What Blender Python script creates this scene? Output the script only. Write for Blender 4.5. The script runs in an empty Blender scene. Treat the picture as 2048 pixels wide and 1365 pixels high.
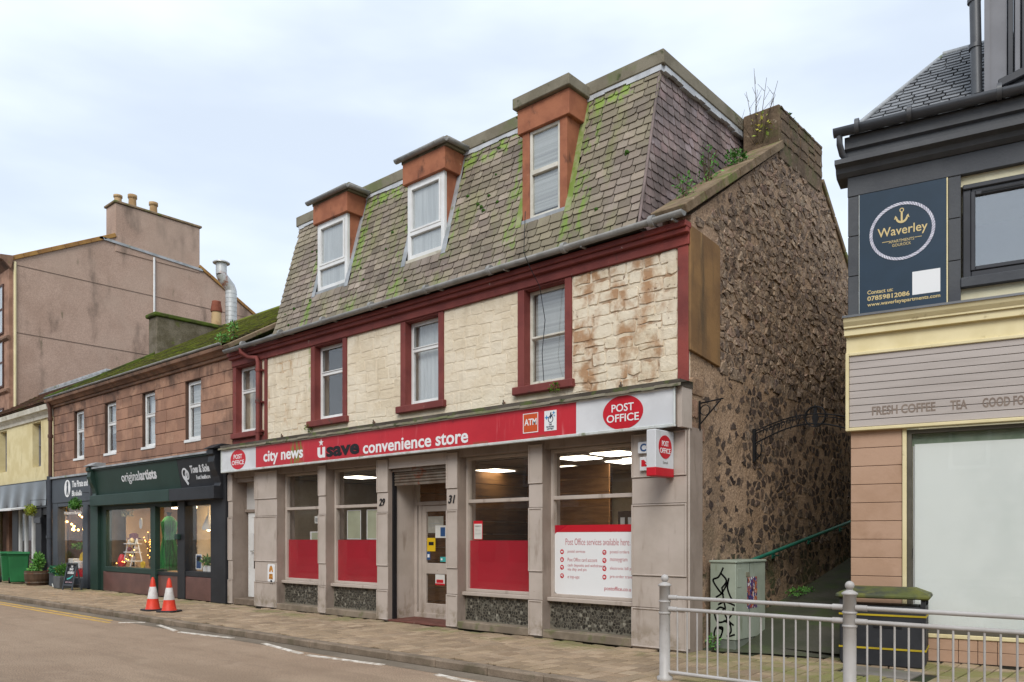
import bpy, bmesh, math, random
from mathutils import Vector, Matrix
R = math.radians
random.seed(7)
scene = bpy.context.scene
col = scene.collection
# ------------------------------------------------------------ camera, sky, sun
cam = bpy.data.cameras.new('camera'); camo = bpy.data.objects.new('camera', cam); col.objects.link(camo)
camo.location = (0, 0, 1.55); camo.rotation_euler = (R(90), 0, R(41.32))
cam.sensor_width = 36; cam.lens = 28.0; cam.shift_y = 0.1912; cam.clip_end = 2000; cam.clip_start = .05
scene.camera = camo
scene.view_settings.view_transform = 'Standard'; scene.view_settings.look = 'None'
scene.view_settings.exposure = 0.33; scene.view_settings.gamma = 1
SUN = Vector((0.38, -0.62, 0.68)).normalized()
w = bpy.data.worlds.new('World'); scene.world = w; w.use_nodes = True
nt = w.node_tree; nt.nodes.clear()
def N(t, **k):
    n = nt.nodes.new(t)
    for a, b in k.items(): setattr(n, a, b)
    return n
sky = N('ShaderNodeTexSky', sky_type='NISHITA', sun_disc=False, sun_elevation=math.asin(SUN.z), sun_rotation=math.atan2(SUN.x, SUN.y), air_density=1.0, dust_density=.6, ozone_density=2.0)
tc = N('ShaderNodeTexCoord'); mp = N('ShaderNodeMapping'); mp.inputs['Scale'].default_value = (1.0, 1.0, 3.2)
mp.inputs['Rotation'].default_value = (R(14), R(10), 0)
n1 = N('ShaderNodeTexNoise'); n1.inputs['Scale'].default_value = 1.7; n1.inputs['Detail'].default_value = 5; n1.inputs['Roughness'].default_value = .5
rp = N('ShaderNodeMapRange', interpolation_type='SMOOTHSTEP'); rp.inputs['From Min'].default_value = .36; rp.inputs['From Max'].default_value = .66
rp.inputs['To Min'].default_value = .68; rp.inputs['To Max'].default_value = 1.0
mx = N('ShaderNodeMix', data_type='RGBA'); mx.inputs[7].default_value = (8.0, 8.85, 9.95, 1)
bg = N('ShaderNodeBackground'); bg.inputs['Strength'].default_value = .1
out = N('ShaderNodeOutputWorld')
L = nt.links.new
L(tc.outputs['Generated'], mp.inputs[0]); L(mp.outputs[0], n1.inputs['Vector']); L(n1.outputs['Fac'], rp.inputs['Value'])
L(rp.outputs[0], mx.inputs[0]); L(sky.outputs[0], mx.inputs[6]); L(mx.outputs[2], bg.inputs[0]); L(bg.outputs[0], out.inputs[0])
sl = bpy.data.lights.new('sun', 'SUN'); sl.energy = 2.0; sl.angle = R(30); sl.color = (1, .96, .9)
so = bpy.data.objects.new('sun', sl); col.objects.link(so); so.rotation_euler = SUN.to_track_quat('Z', 'Y').to_euler()
so.location = (0, 0, 30)

# ------------------------------------------------------------ helpers
def C(h):
    h = h.lstrip('#'); c = [int(h[i:i+2], 16)/255 for i in (0, 2, 4)]
    return tuple([x/12.92 if x < .04045 else ((x+.055)/1.055)**2.4 for x in c] + [1])
MATS = {}
def M(name, base=None, alt=None, nscale=2.5, nstretch=(1, 1, 1), rough=.8, metal=0, bump=0, bscale=30, bdetail=4, rnd=0, rcols=None, stains=(), spec=.3, emit=0, grain=0, gscale=120, wave=None):
    """procedural material: base colour blotched with alt by noise, per-piece variation (rnd, rcols), stains, grain and bump"""
    if name in MATS: return MATS[name]
    m = bpy.data.materials.new(name); m.use_nodes = True; MATS[name] = m
    t = m.node_tree; b = t.nodes['Principled BSDF']; lk = t.links.new
    def nd(k, **kw):
        n = t.nodes.new(k)
        for a, v in kw.items(): setattr(n, a, v)
        return n
    geo = nd('ShaderNodeNewGeometry')
    def noise(scale, stretch=(1, 1, 1), detail=4, off=0):
        mp = nd('ShaderNodeMapping'); mp.inputs['Scale'].default_value = stretch; mp.inputs['Location'].default_value = (off*3.1, off*1.7, off*2.3)
        lk(geo.outputs['Position'], mp.inputs[0])
        n = nd('ShaderNodeTexNoise'); n.inputs['Scale'].default_value = scale; n.inputs['Detail'].default_value = detail; n.inputs['Roughness'].default_value = .6
        lk(mp.outputs[0], n.inputs['Vector']); return n.outputs['Fac']
    def rng(v, a, c, lo=0, hi=1):
        r = nd('ShaderNodeMapRange', interpolation_type='SMOOTHSTEP'); lk(v, r.inputs['Value'])
        r.inputs['From Min'].default_value = a; r.inputs['From Max'].default_value = c; r.inputs['To Min'].default_value = lo; r.inputs['To Max'].default_value = hi
        return r.outputs[0]
    def mix(f, a, c, mode='MIX'):
        x = nd('ShaderNodeMix', data_type='RGBA', blend_type=mode)
        for s, v in ((0, f), (6, a), (7, c)):
            if isinstance(v, (tuple, list, float, int)): x.inputs[s].default_value = v
            else: lk(v, x.inputs[s])
        return x.outputs[2]
    cur = C(base) if isinstance(base, str) else base
    rv = None
    if rnd or rcols:
        oi = nd('ShaderNodeObjectInfo'); ad = nd('ShaderNodeMath', operation='ADD'); lk(oi.outputs['Random'], ad.inputs[0]); lk(geo.outputs['Random Per Island'], ad.inputs[1])
        fr = nd('ShaderNodeMath', operation='FRACT'); lk(ad.outputs[0], fr.inputs[0]); rv = fr.outputs[0]
    if rcols:
        cr = nd('ShaderNodeValToRGB'); cr.color_ramp.interpolation = 'LINEAR'; lk(rv, cr.inputs[0])
        el = cr.color_ramp.elements
        while len(el) < len(rcols): el.new(.5)
        for i, h in enumerate(rcols): el[i].position = i/(len(rcols)-1); el[i].color = C(h)
        cur = cr.outputs[0]
    if alt: cur = mix(rng(noise(nscale, nstretch), .38, .64), cur, C(alt))
    if rnd:
        wn = nd('ShaderNodeTexWhiteNoise', noise_dimensions='1D'); lk(rv, wn.inputs['W'])
        mr = nd('ShaderNodeMapRange'); lk(wn.outputs['Value'], mr.inputs['Value']); mr.inputs['To Min'].default_value = 1-rnd; mr.inputs['To Max'].default_value = 1+rnd
        cb = nd('ShaderNodeCombineColor')
        for i in range(3): lk(mr.outputs[0], cb.inputs[i])
        cur = mix(1.0, cur, cb.outputs[0], 'MULTIPLY')
    if grain:
        g = rng(noise(gscale, detail=2, off=5), .25, .75, 1-grain, 1+grain); cb = nd('ShaderNodeCombineColor')
        for i in range(3): lk(g, cb.inputs[i])
        cur = mix(1.0, cur, cb.outputs[0], 'MULTIPLY')
    for i, s in enumerate(stains):
        f = rng(noise(s.get('scale', 1.5), s.get('stretch', (1, 1, 1)), off=i+1+s.get('off', 0)), s.get('lo', .52), s.get('hi', .7), 0, s.get('amt', 1))
        sep = None
        for ax in 'xyz':
            if ax in s:                       # limited to a place along an axis, soft edge: (centre, half width, fade)
                if sep is None:
                    sep = nd('ShaderNodeSeparateXYZ'); lk(geo.outputs['Position'], sep.inputs[0])
                best = None
                for (c0, hw, fd) in s[ax]:
                    d = nd('ShaderNodeMath', operation='SUBTRACT'); lk(sep.outputs['xyz'.index(ax)], d.inputs[0]); d.inputs[1].default_value = c0
                    a = nd('ShaderNodeMath', operation='ABSOLUTE'); lk(d.outputs[0], a.inputs[0])
                    r = rng(a.outputs[0], hw, hw+fd, 1, 0)
                    if best is None: best = r
                    else:
                        q = nd('ShaderNodeMath', operation='MAXIMUM'); lk(best, q.inputs[0]); lk(r, q.inputs[1]); best = q.outputs[0]
                q = nd('ShaderNodeMath', operation='MULTIPLY'); lk(f, q.inputs[0]); lk(best, q.inputs[1]); f = q.outputs[0]
        cur = mix(f, cur, C(s['col']))
    if isinstance(cur, tuple): b.inputs['Base Color'].default_value = cur
    else: lk(cur, b.inputs['Base Color'])
    b.inputs['Roughness'].default_value = rough; b.inputs['Metallic'].default_value = metal; b.inputs['Specular IOR Level'].default_value = spec
    if bump:
        bn = nd('ShaderNodeBump'); bn.inputs['Strength'].default_value = min(1, bump); bn.inputs['Distance'].default_value = .012*max(1, bump)
        h = noise(bscale, detail=bdetail)
        if wave:
            wv = nd('ShaderNodeTexWave', bands_direction=wave[0]); wv.inputs['Scale'].default_value = wave[1]; lk(geo.outputs['Position'], wv.inputs['Vector'])
            ad = nd('ShaderNodeMath', operation='ADD'); lk(h, ad.inputs[0]); lk(wv.outputs['Fac'], ad.inputs[1]); h = ad.outputs[0]
        lk(h, bn.inputs['Height']); lk(bn.outputs[0], b.inputs['Normal'])
    if emit:
        lk(cur, b.inputs['Emission Color']) if not isinstance(cur, tuple) else setattr(b.inputs['Emission Color'], 'default_value', cur)
        b.inputs['Emission Strength'].default_value = emit
    return m
def glass(name, tint='#e6ece8', ior=1.5, dirt=0.03, graze=.95):
    if name in MATS: return MATS[name]
    m = bpy.data.materials.new(name); m.use_nodes = True; MATS[name] = m
    t = m.node_tree; t.nodes.clear(); lk = t.links.new
    o = t.nodes.new('ShaderNodeOutputMaterial'); tr = t.nodes.new('ShaderNodeBsdfTransparent'); gl = t.nodes.new('ShaderNodeBsdfGlossy'); mx = t.nodes.new('ShaderNodeMixShader')
    df = t.nodes.new('ShaderNodeBsdfDiffuse'); m2 = t.nodes.new('ShaderNodeMixShader'); m2.inputs[0].default_value = dirt; df.inputs[0].default_value = (.5, .5, .48, 1)
    tr.inputs[0].default_value = C(tint); gl.inputs['Roughness'].default_value = .0
    dt = t.nodes.new('ShaderNodeVectorMath'); dt.operation = 'DOT_PRODUCT'; ab = t.nodes.new('ShaderNodeMath'); ab.operation = 'ABSOLUTE'; om = t.nodes.new('ShaderNodeMath'); om.operation = 'SUBTRACT'; om.inputs[0].default_value = 1
    pw = t.nodes.new('ShaderNodeMath'); pw.operation = 'POWER'; pw.inputs[1].default_value = 5; fr = t.nodes.new('ShaderNodeMath'); fr.operation = 'MULTIPLY_ADD'; fr.inputs[1].default_value = graze; fr.inputs[2].default_value = ((ior-1)/(ior+1))**2
    nz = t.nodes.new('ShaderNodeTexNoise'); nz.inputs['Scale'].default_value = 1.3; g = t.nodes.new('ShaderNodeNewGeometry'); bp = t.nodes.new('ShaderNodeBump'); bp.inputs['Strength'].default_value = .03; bp.inputs['Distance'].default_value = .05
    lk(g.outputs['Position'], nz.inputs['Vector']); lk(nz.outputs['Fac'], bp.inputs['Height']); lk(bp.outputs[0], gl.inputs['Normal'])
    lk(g.outputs['Normal'], dt.inputs[0]); lk(g.outputs['Incoming'], dt.inputs[1]); lk(dt.outputs['Value'], ab.inputs[0]); lk(ab.outputs[0], om.inputs[1]); lk(om.outputs[0], pw.inputs[0]); lk(pw.outputs[0], fr.inputs[0]); lk(fr.outputs[0], mx.inputs[0]); lk(tr.outputs[0], mx.inputs[1]); lk(gl.outputs[0], mx.inputs[2]); lk(mx.outputs[0], m2.inputs[1]); lk(df.outputs[0], m2.inputs[2]); lk(m2.outputs[0], o.inputs[0])
    return m

class MB:
    """collects shapes; build() links them as one mesh object. xf: optional Matrix put on every vertex"""
    def __init__(s, xf=None): s.v = []; s.f = []; s.sm = []; s.xf = xf
    def add(s, vs, fs, smooth=False):
        n = len(s.v); s.v += [Vector(p) for p in vs]
        for f in fs: s.f.append([i+n for i in f]); s.sm.append(smooth)
        return s
    def box(s, x0, x1, y0, y1, z0, z1):
        return s.add([(x0, y0, z0), (x1, y0, z0), (x1, y1, z0), (x0, y1, z0), (x0, y0, z1), (x1, y0, z1), (x1, y1, z1), (x0, y1, z1)],
                     [(0, 3, 2, 1), (4, 5, 6, 7), (0, 1, 5, 4), (1, 2, 6, 5), (2, 3, 7, 6), (3, 0, 4, 7)])
    def prism(s, pts, axis, a0, a1):
        mk = {'y': lambda p, a: (p[0], a, p[1]), 'x': lambda p, a: (a, p[0], p[1]), 'z': lambda p, a: (p[0], p[1], a)}[axis]
        n = len(pts)
        return s.add([mk(p, a0) for p in pts] + [mk(p, a1) for p in pts], [tuple(range(n))[::-1], tuple(range(n, 2*n))] + [(i, (i+1) % n, n+(i+1) % n, n+i) for i in range(n)])
    def tube(s, pts, r, n=10, caps=True, r2=None):
        pts = [Vector(p) for p in pts]; vs = []; fs = []
        k = len(pts); prev = None
        for i, p in enumerate(pts):
            d = (pts[min(i+1, k-1)] - pts[max(i-1, 0)]).normalized()
            a = Vector((0, 0, 1)) if abs(d.z) < .95 else Vector((1, 0, 0))
            u = d.cross(a).normalized(); v = d.cross(u)
            rr = r if r2 is None else r + (r2-r)*i/(k-1)
            vs += [p + rr*(math.cos(2*math.pi*j/n)*u + math.sin(2*math.pi*j/n)*v) for j in range(n)]
        for i in range(k-1):
            for j in range(n): fs.append((i*n+j, i*n+(j+1) % n, (i+1)*n+(j+1) % n, (i+1)*n+j))
        s.add(vs, fs, True)
        if caps: s.add(vs[:n], [tuple(range(n))]); s.add(vs[-n:], [tuple(range(n))[::-1]])
        return s
    def lathe(s, x, y, prof, n=20, smooth=True):
        vs = []; fs = []
        for r, z in prof: vs += [(x+r*math.cos(2*math.pi*j/n), y+r*math.sin(2*math.pi*j/n), z) for j in range(n)]
        for i in range(len(prof)-1):
            for j in range(n): fs.append((i*n+j, i*n+(j+1) % n, (i+1)*n+(j+1) % n, (i+1)*n+j))
        s.add(vs, fs, smooth); s.add(vs[-n:], [tuple(range(n))]); s.add(vs[:n], [tuple(range(n))[::-1]]); return s
    def ball(s, c, r, n=14):
        return s.lathe(c[0], c[1], [(max(.0005, r*math.sin(math.pi*i/8)), c[2]-r*math.cos(math.pi*i/8)) for i in range(9)], n)
    def leaves(s, c, rad, n, size, up=.3, flat=False):
        for _ in range(n):
            while True:
                p = Vector([random.uniform(-1, 1) for _ in range(3)])
                if p.length < 1: break
            if p.length > 0: p *= (.45+.55*random.random())/max(p.length, .35)
            q = Vector((c[0]+p.x*rad[0], c[1]+p.y*rad[1], c[2]+p.z*rad[2]))
            d = (p + Vector((random.gauss(0, .6), random.gauss(0, .6), up+random.gauss(0, .5)))).normalized()
            e = d.cross(Vector((random.gauss(0, 1), random.gauss(0, 1), random.gauss(0, 1)))).normalized(); l = size*random.uniform(.6, 1.3)
            nn = d.cross(e)
            s.add([q, q+d*l*.5+e*l*.28+nn*l*.06, q+d*l, q+d*l*.5-e*l*.28+nn*l*.06], [(0, 1, 2, 3)])
        return s
    def build(s, name, mat, parent=None, bev=0, label=None, kind=None, origin=None):
        vs = [s.xf @ v for v in s.v] if s.xf else s.v
        if origin is None:
            lo = Vector([min(v[i] for v in vs) for i in range(3)]); hi = Vector([max(v[i] for v in vs) for i in range(3)])
            origin = Vector(((lo.x+hi.x)/2, (lo.y+hi.y)/2, lo.z))
        origin = Vector(origin)
        me = bpy.data.meshes.new(name); me.from_pydata([v-origin for v in vs], [], s.f)
        me.polygons.foreach_set('use_smooth', s.sm)
        bm = bmesh.new(); bm.from_mesh(me)
        bmesh.ops.recalc_face_normals(bm, faces=bm.faces)
        if bev:
            es = [e for e in bm.edges if len(e.link_faces) == 2 and e.calc_face_angle(0) > .6]
            bmesh.ops.bevel(bm, geom=es, offset=bev, segments=1, affect='EDGES', clamp_overlap=True)
        bm.to_mesh(me); bm.free()
        return link(name, me, mat, origin, parent, label, kind)
WLOC = {}
def link(name, me, mat, origin, parent=None, label=None, kind=None, rot=None):
    o = bpy.data.objects.new(name, me); col.objects.link(o)
    if mat is not None and not me.materials: me.materials.append(mat)
    WLOC[o.name] = Vector(origin)
    if parent: o.parent = parent; o.location = Vector(origin)-WLOC[parent.name]
    else: o.location = origin
    if rot is not None: o.rotation_euler = rot
    if label: o['label'] = label
    if kind: o['kind'] = kind
    return o
def thing(name, label, cat, loc, group=None):
    o = bpy.data.objects.new(name, None); col.objects.link(o); o.location = loc; WLOC[o.name] = Vector(loc); o.empty_display_size = .2
    o['label'] = label; o['category'] = cat
    if group: o['group'] = group
    return o
def tag(o, label, cat, group=None):
    o['label'] = label; o['category'] = cat
    if group: o['group'] = group
    return o
def copy_thing(src, loc, label, rotz=0):
    c = src.copy(); col.objects.link(c); c.location = loc; c.rotation_euler = (0, 0, rotz); c['label'] = label
    for ch in src.children:
        d = ch.copy(); col.objects.link(d); d.parent = c
        for g in ch.children:
            e = g.copy(); col.objects.link(e); e.parent = d
    return c
def text(s, x, z, width, height, y, mat, parent, bold=0, xf=None, ext=.003, name='lettering', shear=0, face='-y', line=None, align='LEFT'):
    """lettering on a vertical face; x, z = lower left of the word, fitted into width x height (cap/ascender box)"""
    cu = bpy.data.curves.new('t', 'FONT'); cu.body = s; cu.size = 1; cu.offset = bold; cu.extrude = 0.0; cu.shear = shear; cu.resolution_u = 3
    if line: cu.space_line = line
    cu.align_x = align
    ob = bpy.data.objects.new('t', cu); col.objects.link(ob)
    dg = bpy.context.evaluated_depsgraph_get(); me = bpy.data.meshes.new_from_object(ob.evaluated_get(dg)); bpy.data.objects.remove(ob); bpy.data.curves.remove(cu)
    xs = [v.co.x for v in me.vertices]; ys = [v.co.y for v in me.vertices]
    x0, x1, y0, y1 = min(xs), max(xs), min(ys), max(ys)
    mb = MB(xf); sx = width/(x1-x0); sy = height/(y1-y0)
    mk = (lambda a, b, d: (x+(a-x0)*sx, y-d, z+(b-y0)*sy)) if face == '-y' else (lambda a, b, d: (y+d, x+(a-x0)*sx, z+(b-y0)*sy))
    vs = [mk(v.co.x, v.co.y, ext) for v in me.vertices]
    mb.add(vs, [tuple(p.vertices) for p in me.polygons])
    bd = {}
    for p in me.polygons:
        k = p.vertices
        for i in range(len(k)):
            e = (k[i], k[(i+1) % len(k)]); bd[e] = 1
    edges = [e for e in bd if (e[1], e[0]) not in bd]
    for a, b in edges:
        va, vb = me.vertices[a].co, me.vertices[b].co
        mb.add([mk(va.x, va.y, ext), mk(vb.x, vb.y, ext), mk(vb.x, vb.y, -.001), mk(va.x, va.y, -.001)], [(0, 1, 2, 3)])
    bpy.data.meshes.remove(me)
    return mb.build(name, mat, parent)
def ellipse(cx, cz, rx, rz, n=40, rot=0):
    return [(cx+rx*math.cos(a)*math.cos(rot)-rz*math.sin(a)*math.sin(rot), cz+rx*math.cos(a)*math.sin(rot)+rz*math.sin(a)*math.cos(rot)) for a in [2*math.pi*i/n for i in range(n)]]
def ring(mb, cx, cz, rx, rz, t, y0, y1, n=40, axis='y'):
    o = ellipse(cx, cz, rx, rz, n); i_ = ellipse(cx, cz, rx-t, rz-t, n)
    for k in range(n):
        j = (k+1) % n; mb.prism([o[k], o[j], i_[j], i_[k]], axis, y0, y1)
    return mb
def frame_boxes(mb, x0, x1, z0, z1, t, y0, y1, tb=None):
    tb = tb or t
    mb.box(x0, x0+t, y0, y1, z0, z1); mb.box(x1-t, x1, y0, y1, z0, z1); mb.box(x0+t, x1-t, y0+.001, y1-.001, z1-t, z1); mb.box(x0+t, x1-t, y0+.001, y1-.001, z0, z0+tb); return mb
# projection of the photograph's viewpoint, used only to choose which pieces show largest (those become objects of their own)
def px(p):
    d = -.6603*p[0]+.7510*p[1]; l = .7510*p[0]+.6603*p[1]
    if d < .5: return None
    return (1024+1593*l/d, 1074-1593*(p[2]-1.55)/d, 1593/d)
def shows(p):
    q = px(p)
    return 0 if q is None or not (-20 < q[0] < 2068 and -20 < q[1] < 1385) else q[2]

# ------------------------------------------------------------ materials
GREEN = '#5f8a2a'
m_road = M('worn_tarmac', '#9c8772', '#917c68', .5, rough=.9, bump=.6, bscale=90, grain=.42, gscale=55, stains=[dict(col='#85725f', scale=1.6, stretch=(.5, 2, 1), lo=.5, hi=.66, amt=.5), dict(col='#aa9681', scale=2.3, lo=.56, hi=.7, amt=.4), dict(col='#816e5b', scale=.5, stretch=(.25, 1.6, 1), lo=.5, hi=.72, amt=.55), dict(col='#b5a796', scale=26, lo=.68, hi=.74, amt=.6), dict(col='#6a5a4a', scale=34, lo=.64, hi=.72, amt=.5), dict(col='#675d50', scale=1.0, lo=.55, hi=.8, amt=.5, y=[(6.7, .15, .3)])])
m_ground = M('dark_earth', '#6b6156', '#5a5148', .3)
m_joint = M('paver_joint_sand', '#332c22', '#2c331c', 1.2, rough=1)
m_paver = M('brown_block_paver', rcols=['#97826b', '#a18d76', '#907b64', '#a8947c'], rnd=.2, alt='#937f67', nscale=1.1, rough=.9, bump=.4, bscale=70, grain=.22, stains=[dict(col='#6f7440', scale=1.5, lo=.42, hi=.62, amt=.6, y=[(9.35, .25, .5)]), dict(col='#70743a', scale=1.2, lo=.42, hi=.6, amt=.7, x=[(-2.2, 1.6, 1.2)]), dict(col='#7c6b54', scale=.7, lo=.5, hi=.7, amt=.4), dict(col='#cfc6b8', scale=22, lo=.76, hi=.79, amt=.8)])
m_kerb = M('granite_kerb', '#877868', '#6f6253', 2, rough=.85, bump=.5, bscale=50, grain=.22, rnd=.1, stains=[dict(col='#55503c', scale=3, lo=.5, hi=.7, amt=.6)])
m_channel = M('kerb_channel', '#7b7062', '#6a6053', 1.2, rough=.9, bump=.4, bscale=90, grain=.18)
m_white_line = M('worn_white_line', '#d8d2c8', '#a99d8e', 9, rough=.8, grain=.12)
m_yellow_line = M('worn_yellow_line', '#c9a24a', '#a98c55', 7, rough=.8, grain=.15)
m_lane = M('damp_lane_tarmac', '#4c4a40', '#3c4030', 1.2, rough=.85, bump=.6, bscale=60, grain=.2, stains=[dict(col='#45562a', scale=1.1, lo=.46, hi=.66, amt=.75)])
m_cream = M('cream_painted_stone', '#ded2bc', '#d3c4aa', 1.4, rough=.85, bump=1.4, bscale=13, bdetail=8, rnd=.035, stains=[dict(col='#9c6c3f', scale=3.0, stretch=(1, 1, .7), lo=.44, hi=.64, amt=.8, x=[(-6.5, .75, .3)]), dict(col='#6b4c38', scale=11, lo=.64, hi=.7, amt=.8, x=[(-6.4, .9, .2)]), dict(col='#a8773e', scale=2.6, stretch=(1.6, 1, .45), lo=.56, hi=.72, amt=.75, x=[(-15.0, .6, .2)]), dict(col='#7f9040', scale=2, lo=.4, hi=.6, amt=.7, x=[(-13.98, .05, .07)]), dict(col='#b5a488', scale=2.5, stretch=(2, 1, .3), lo=.55, hi=.75, amt=.5)])
m_mortar_cream = M('cream_pointing', '#dbcfb9', '#cfc0a7', 2.5, rough=.9, bump=1.0, bscale=20, stains=[dict(col='#8a6444', scale=3.0, lo=.42, hi=.66, amt=.85, x=[(-6.4, .9, .3)]), dict(col='#a8773e', scale=2.6, lo=.5, hi=.7, amt=.7, x=[(-15.0, .6, .2)])])
m_red = M('dark_red_masonry_paint', '#7d403a', '#6e3632', 2, rough=.7, bump=.35, bscale=35, stains=[dict(col='#4c3a34', scale=4, lo=.62, hi=.72, amt=.8), dict(col='#a39a8c', scale=7, lo=.70, hi=.74, amt=.8), dict(col='#97463d', scale=1, lo=.4, hi=.6, amt=.6, x=[(-5.4, .2, .6)])])
m_white_frame = M('white_plastic_frame', '#dcdcda', '#cfcecb', 2, rough=.4, spec=.4)
m_old_white = M('aged_white_timber', '#cfcbbf', '#bdb7a8', 4, rough=.6, stains=[dict(col='#8d8372', scale=8, lo=.6, hi=.75, amt=.6)])
m_glass = glass('window_glass', '#f8f9f9', 1.85)
m_mirror = glass('coated_glass', '#e8ecec', 3.2)
m_shopglass = glass('shop_glass', '#fbfbfb', 1.4, .012, .5)
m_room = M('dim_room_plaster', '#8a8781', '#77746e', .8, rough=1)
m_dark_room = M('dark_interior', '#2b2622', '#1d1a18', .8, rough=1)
m_blind = M('venetian_blind', '#c6c7c4', '#a6a7a4', 1.0, nstretch=(.1, .1, 22), rough=.7)
m_net = M('net_curtain', '#cfd2d2', '#bcbfc0', 3, nstretch=(6, 6, .3), rough=.9)
m_slate = M('mossy_roof_slate', rcols=['#75695d', '#8f8274', '#7a6c63', '#9d9083', '#6d6157', '#877b6d', '#948579'], rnd=.26, alt='#7f7662', nscale=.9, rough=.75, bump=.4, bscale=35, grain=.12, gscale=60, spec=.35,
    stains=[dict(col='#77803f', scale=1.5, stretch=(1.6, .8, .5), lo=.52, hi=.72, amt=.4), dict(col='#6d8c2c', scale=5, stretch=(1.4, .6, .45), lo=.45, hi=.62, amt=.75, x=[(-7.15, .12, .2), (-8.42, .1, .16), (-11.2, .08, .2), (-9.9, .05, .15), (-12.55, .12, .2), (-13.95, .06, .12)]), dict(col='#7d9a38', scale=6, stretch=(1, 1, .8), lo=.44, hi=.6, amt=.8, z=[(8.25, .12, .2)], x=[(-9, 1, .6), (-12.3, .6, .4), (-7, .5, .3)]), dict(col='#b9b7a4', scale=9, lo=.68, hi=.74, amt=.6), dict(col='#51463c', scale=1.1, stretch=(2, 1, .3), lo=.56, hi=.74, amt=.5)])
m_slate_side = M('purple_roof_slate', rcols=['#84726f', '#978480', '#8f7774', '#a39495', '#83716c', '#9a8b86'], rnd=.12, alt='#655955', nscale=1.3, rough=.7, bump=.4, bscale=35, grain=.12, gscale=60, spec=.4, stains=[dict(col='#9a8f86', scale=7, lo=.66, hi=.74, amt=.6)])
m_felt = M('mineral_felt', '#827b6b', '#726b5b', 2.5, rough=.95, bump=.3, bscale=90, grain=.18, stains=[dict(col='#3c4526', scale=4, lo=.6, hi=.7, amt=.9), dict(col='#5d6a38', scale=1.8, lo=.52, hi=.7, amt=.6)])
m_lead = M('lead_flashing', '#a7a9ab', '#8c8f90', 3, rough=.5, metal=.2, bump=.25, bscale=12, stains=[dict(col='#6c7a3a', scale=3, lo=.6, hi=.72, amt=.7)])
m_dormer = M('terracotta_dormer_paint', '#a0664a', '#8d573f', 2.5, rough=.8, bump=.3, bscale=30, stains=[dict(col='#4b3228', scale=4, stretch=(1, 1, .6), lo=.55, hi=.72, amt=.75), dict(col='#b9a693', scale=6, lo=.68, hi=.74, amt=.6)])
m_gutter = M('grey_cast_gutter', '#8e8d8a', '#7c7b78', 4, rough=.55, spec=.4, stains=[dict(col='#6c5a48', scale=5, lo=.6, hi=.72, amt=.7)])
m_rubble = M('rubble_stone', rcols=['#65564c', '#937e6c', '#7c695e', '#a08c77', '#60524d', '#a9937d', '#8a6f63', '#b19d87'], rnd=.22, alt='#6b5a4b', nscale=6, rough=.95, bump=2.2, bscale=16, bdetail=9, grain=.32, gscale=38, stains=[dict(col='#9c8770', scale=5.5, lo=.47, hi=.6, amt=.7), dict(col='#bcab98', scale=11, lo=.58, hi=.68, amt=.65), dict(col='#7c4f3a', scale=2.2, lo=.66, hi=.75, amt=.5), dict(col='#332c28', scale=9, lo=.57, hi=.65, amt=.8), dict(col='#4a5230', scale=2.2, lo=.48, hi=.64, amt=.6, z=[(.2, .7, 1.0)])])
m_rubble_mortar = M('rubble_mortar', '#a78d75', '#957c64', 1.5, rough=.95, bump=2.2, bscale=16, bdetail=9, grain=.32, gscale=38, stains=[dict(col='#6b5b4c', scale=1.1, lo=.45, hi=.65, amt=.55), dict(col='#4a3f37', scale=7, lo=.54, hi=.66, amt=.7), dict(col='#41492a', scale=2, lo=.46, hi=.62, amt=.65, z=[(.2, .7, 1.0)])])
m_render_panel = M('ochre_render_patch', '#8a6a45', '#765a3d', 1.6, rough=.9, bump=.4, bscale=25, stains=[dict(col='#4e4334', scale=1.6, stretch=(3, 3, .4), lo=.48, hi=.7, amt=.85), dict(col='#a1845a', scale=2, stretch=(3, 3, .3), lo=.62, hi=.75, amt=.6)])
m_coping = M('weathered_sandstone_coping', '#86735c', '#6b5a45', 3, rough=.9, bump=.6, bscale=28, rnd=.12, stains=[dict(col='#5d6a30', scale=3, lo=.52, hi=.68, amt=.8), dict(col='#b5a78f', scale=7, lo=.66, hi=.74, amt=.6)])
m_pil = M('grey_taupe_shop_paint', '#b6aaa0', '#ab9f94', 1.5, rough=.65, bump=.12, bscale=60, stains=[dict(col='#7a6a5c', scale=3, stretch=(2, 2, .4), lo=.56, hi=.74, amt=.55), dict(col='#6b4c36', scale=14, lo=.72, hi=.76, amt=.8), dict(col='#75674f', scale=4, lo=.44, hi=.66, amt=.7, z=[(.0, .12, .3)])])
m_pil_dark = M('dark_taupe', '#96887d', '#897b70', 1.5, rough=.7, bump=.12, bscale=60, stains=[dict(col='#6b5d50', scale=3, stretch=(2, 2, .4), lo=.54, hi=.74, amt=.6)])  # darker copy of the taupe, for pilaster sides, soffits and recessed parts
m_riser = M('black_shard_terrazzo', '#716c60', None, rough=.5, bump=.3, bscale=60)
m_signred = M('weathered_red_sign_vinyl', '#bd2833', '#b1232e', 1.2, rough=.4, spec=.4, stains=[dict(col='#d07d7d', scale=4, stretch=(3, 1, .25), lo=.6, hi=.78, amt=.6), dict(col='#7d1a20', scale=6, lo=.66, hi=.74, amt=.5), dict(col='#6c7c2c', scale=8, stretch=(1.6, 1, .4), lo=.42, hi=.56, amt=.85, x=[(-14.0, .18, .06)]), dict(col='#6c5a3a', scale=6, lo=.5, hi=.66, amt=.7, z=[(3.03, .02, .05)])])
m_signwhite = M('white_sign_vinyl', '#d3d4d6', '#c6c7c9', 1.5, rough=.4, spec=.4, stains=[dict(col='#9d9a90', scale=3, stretch=(2, 1, .5), lo=.6, hi=.78, amt=.5)])
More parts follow.
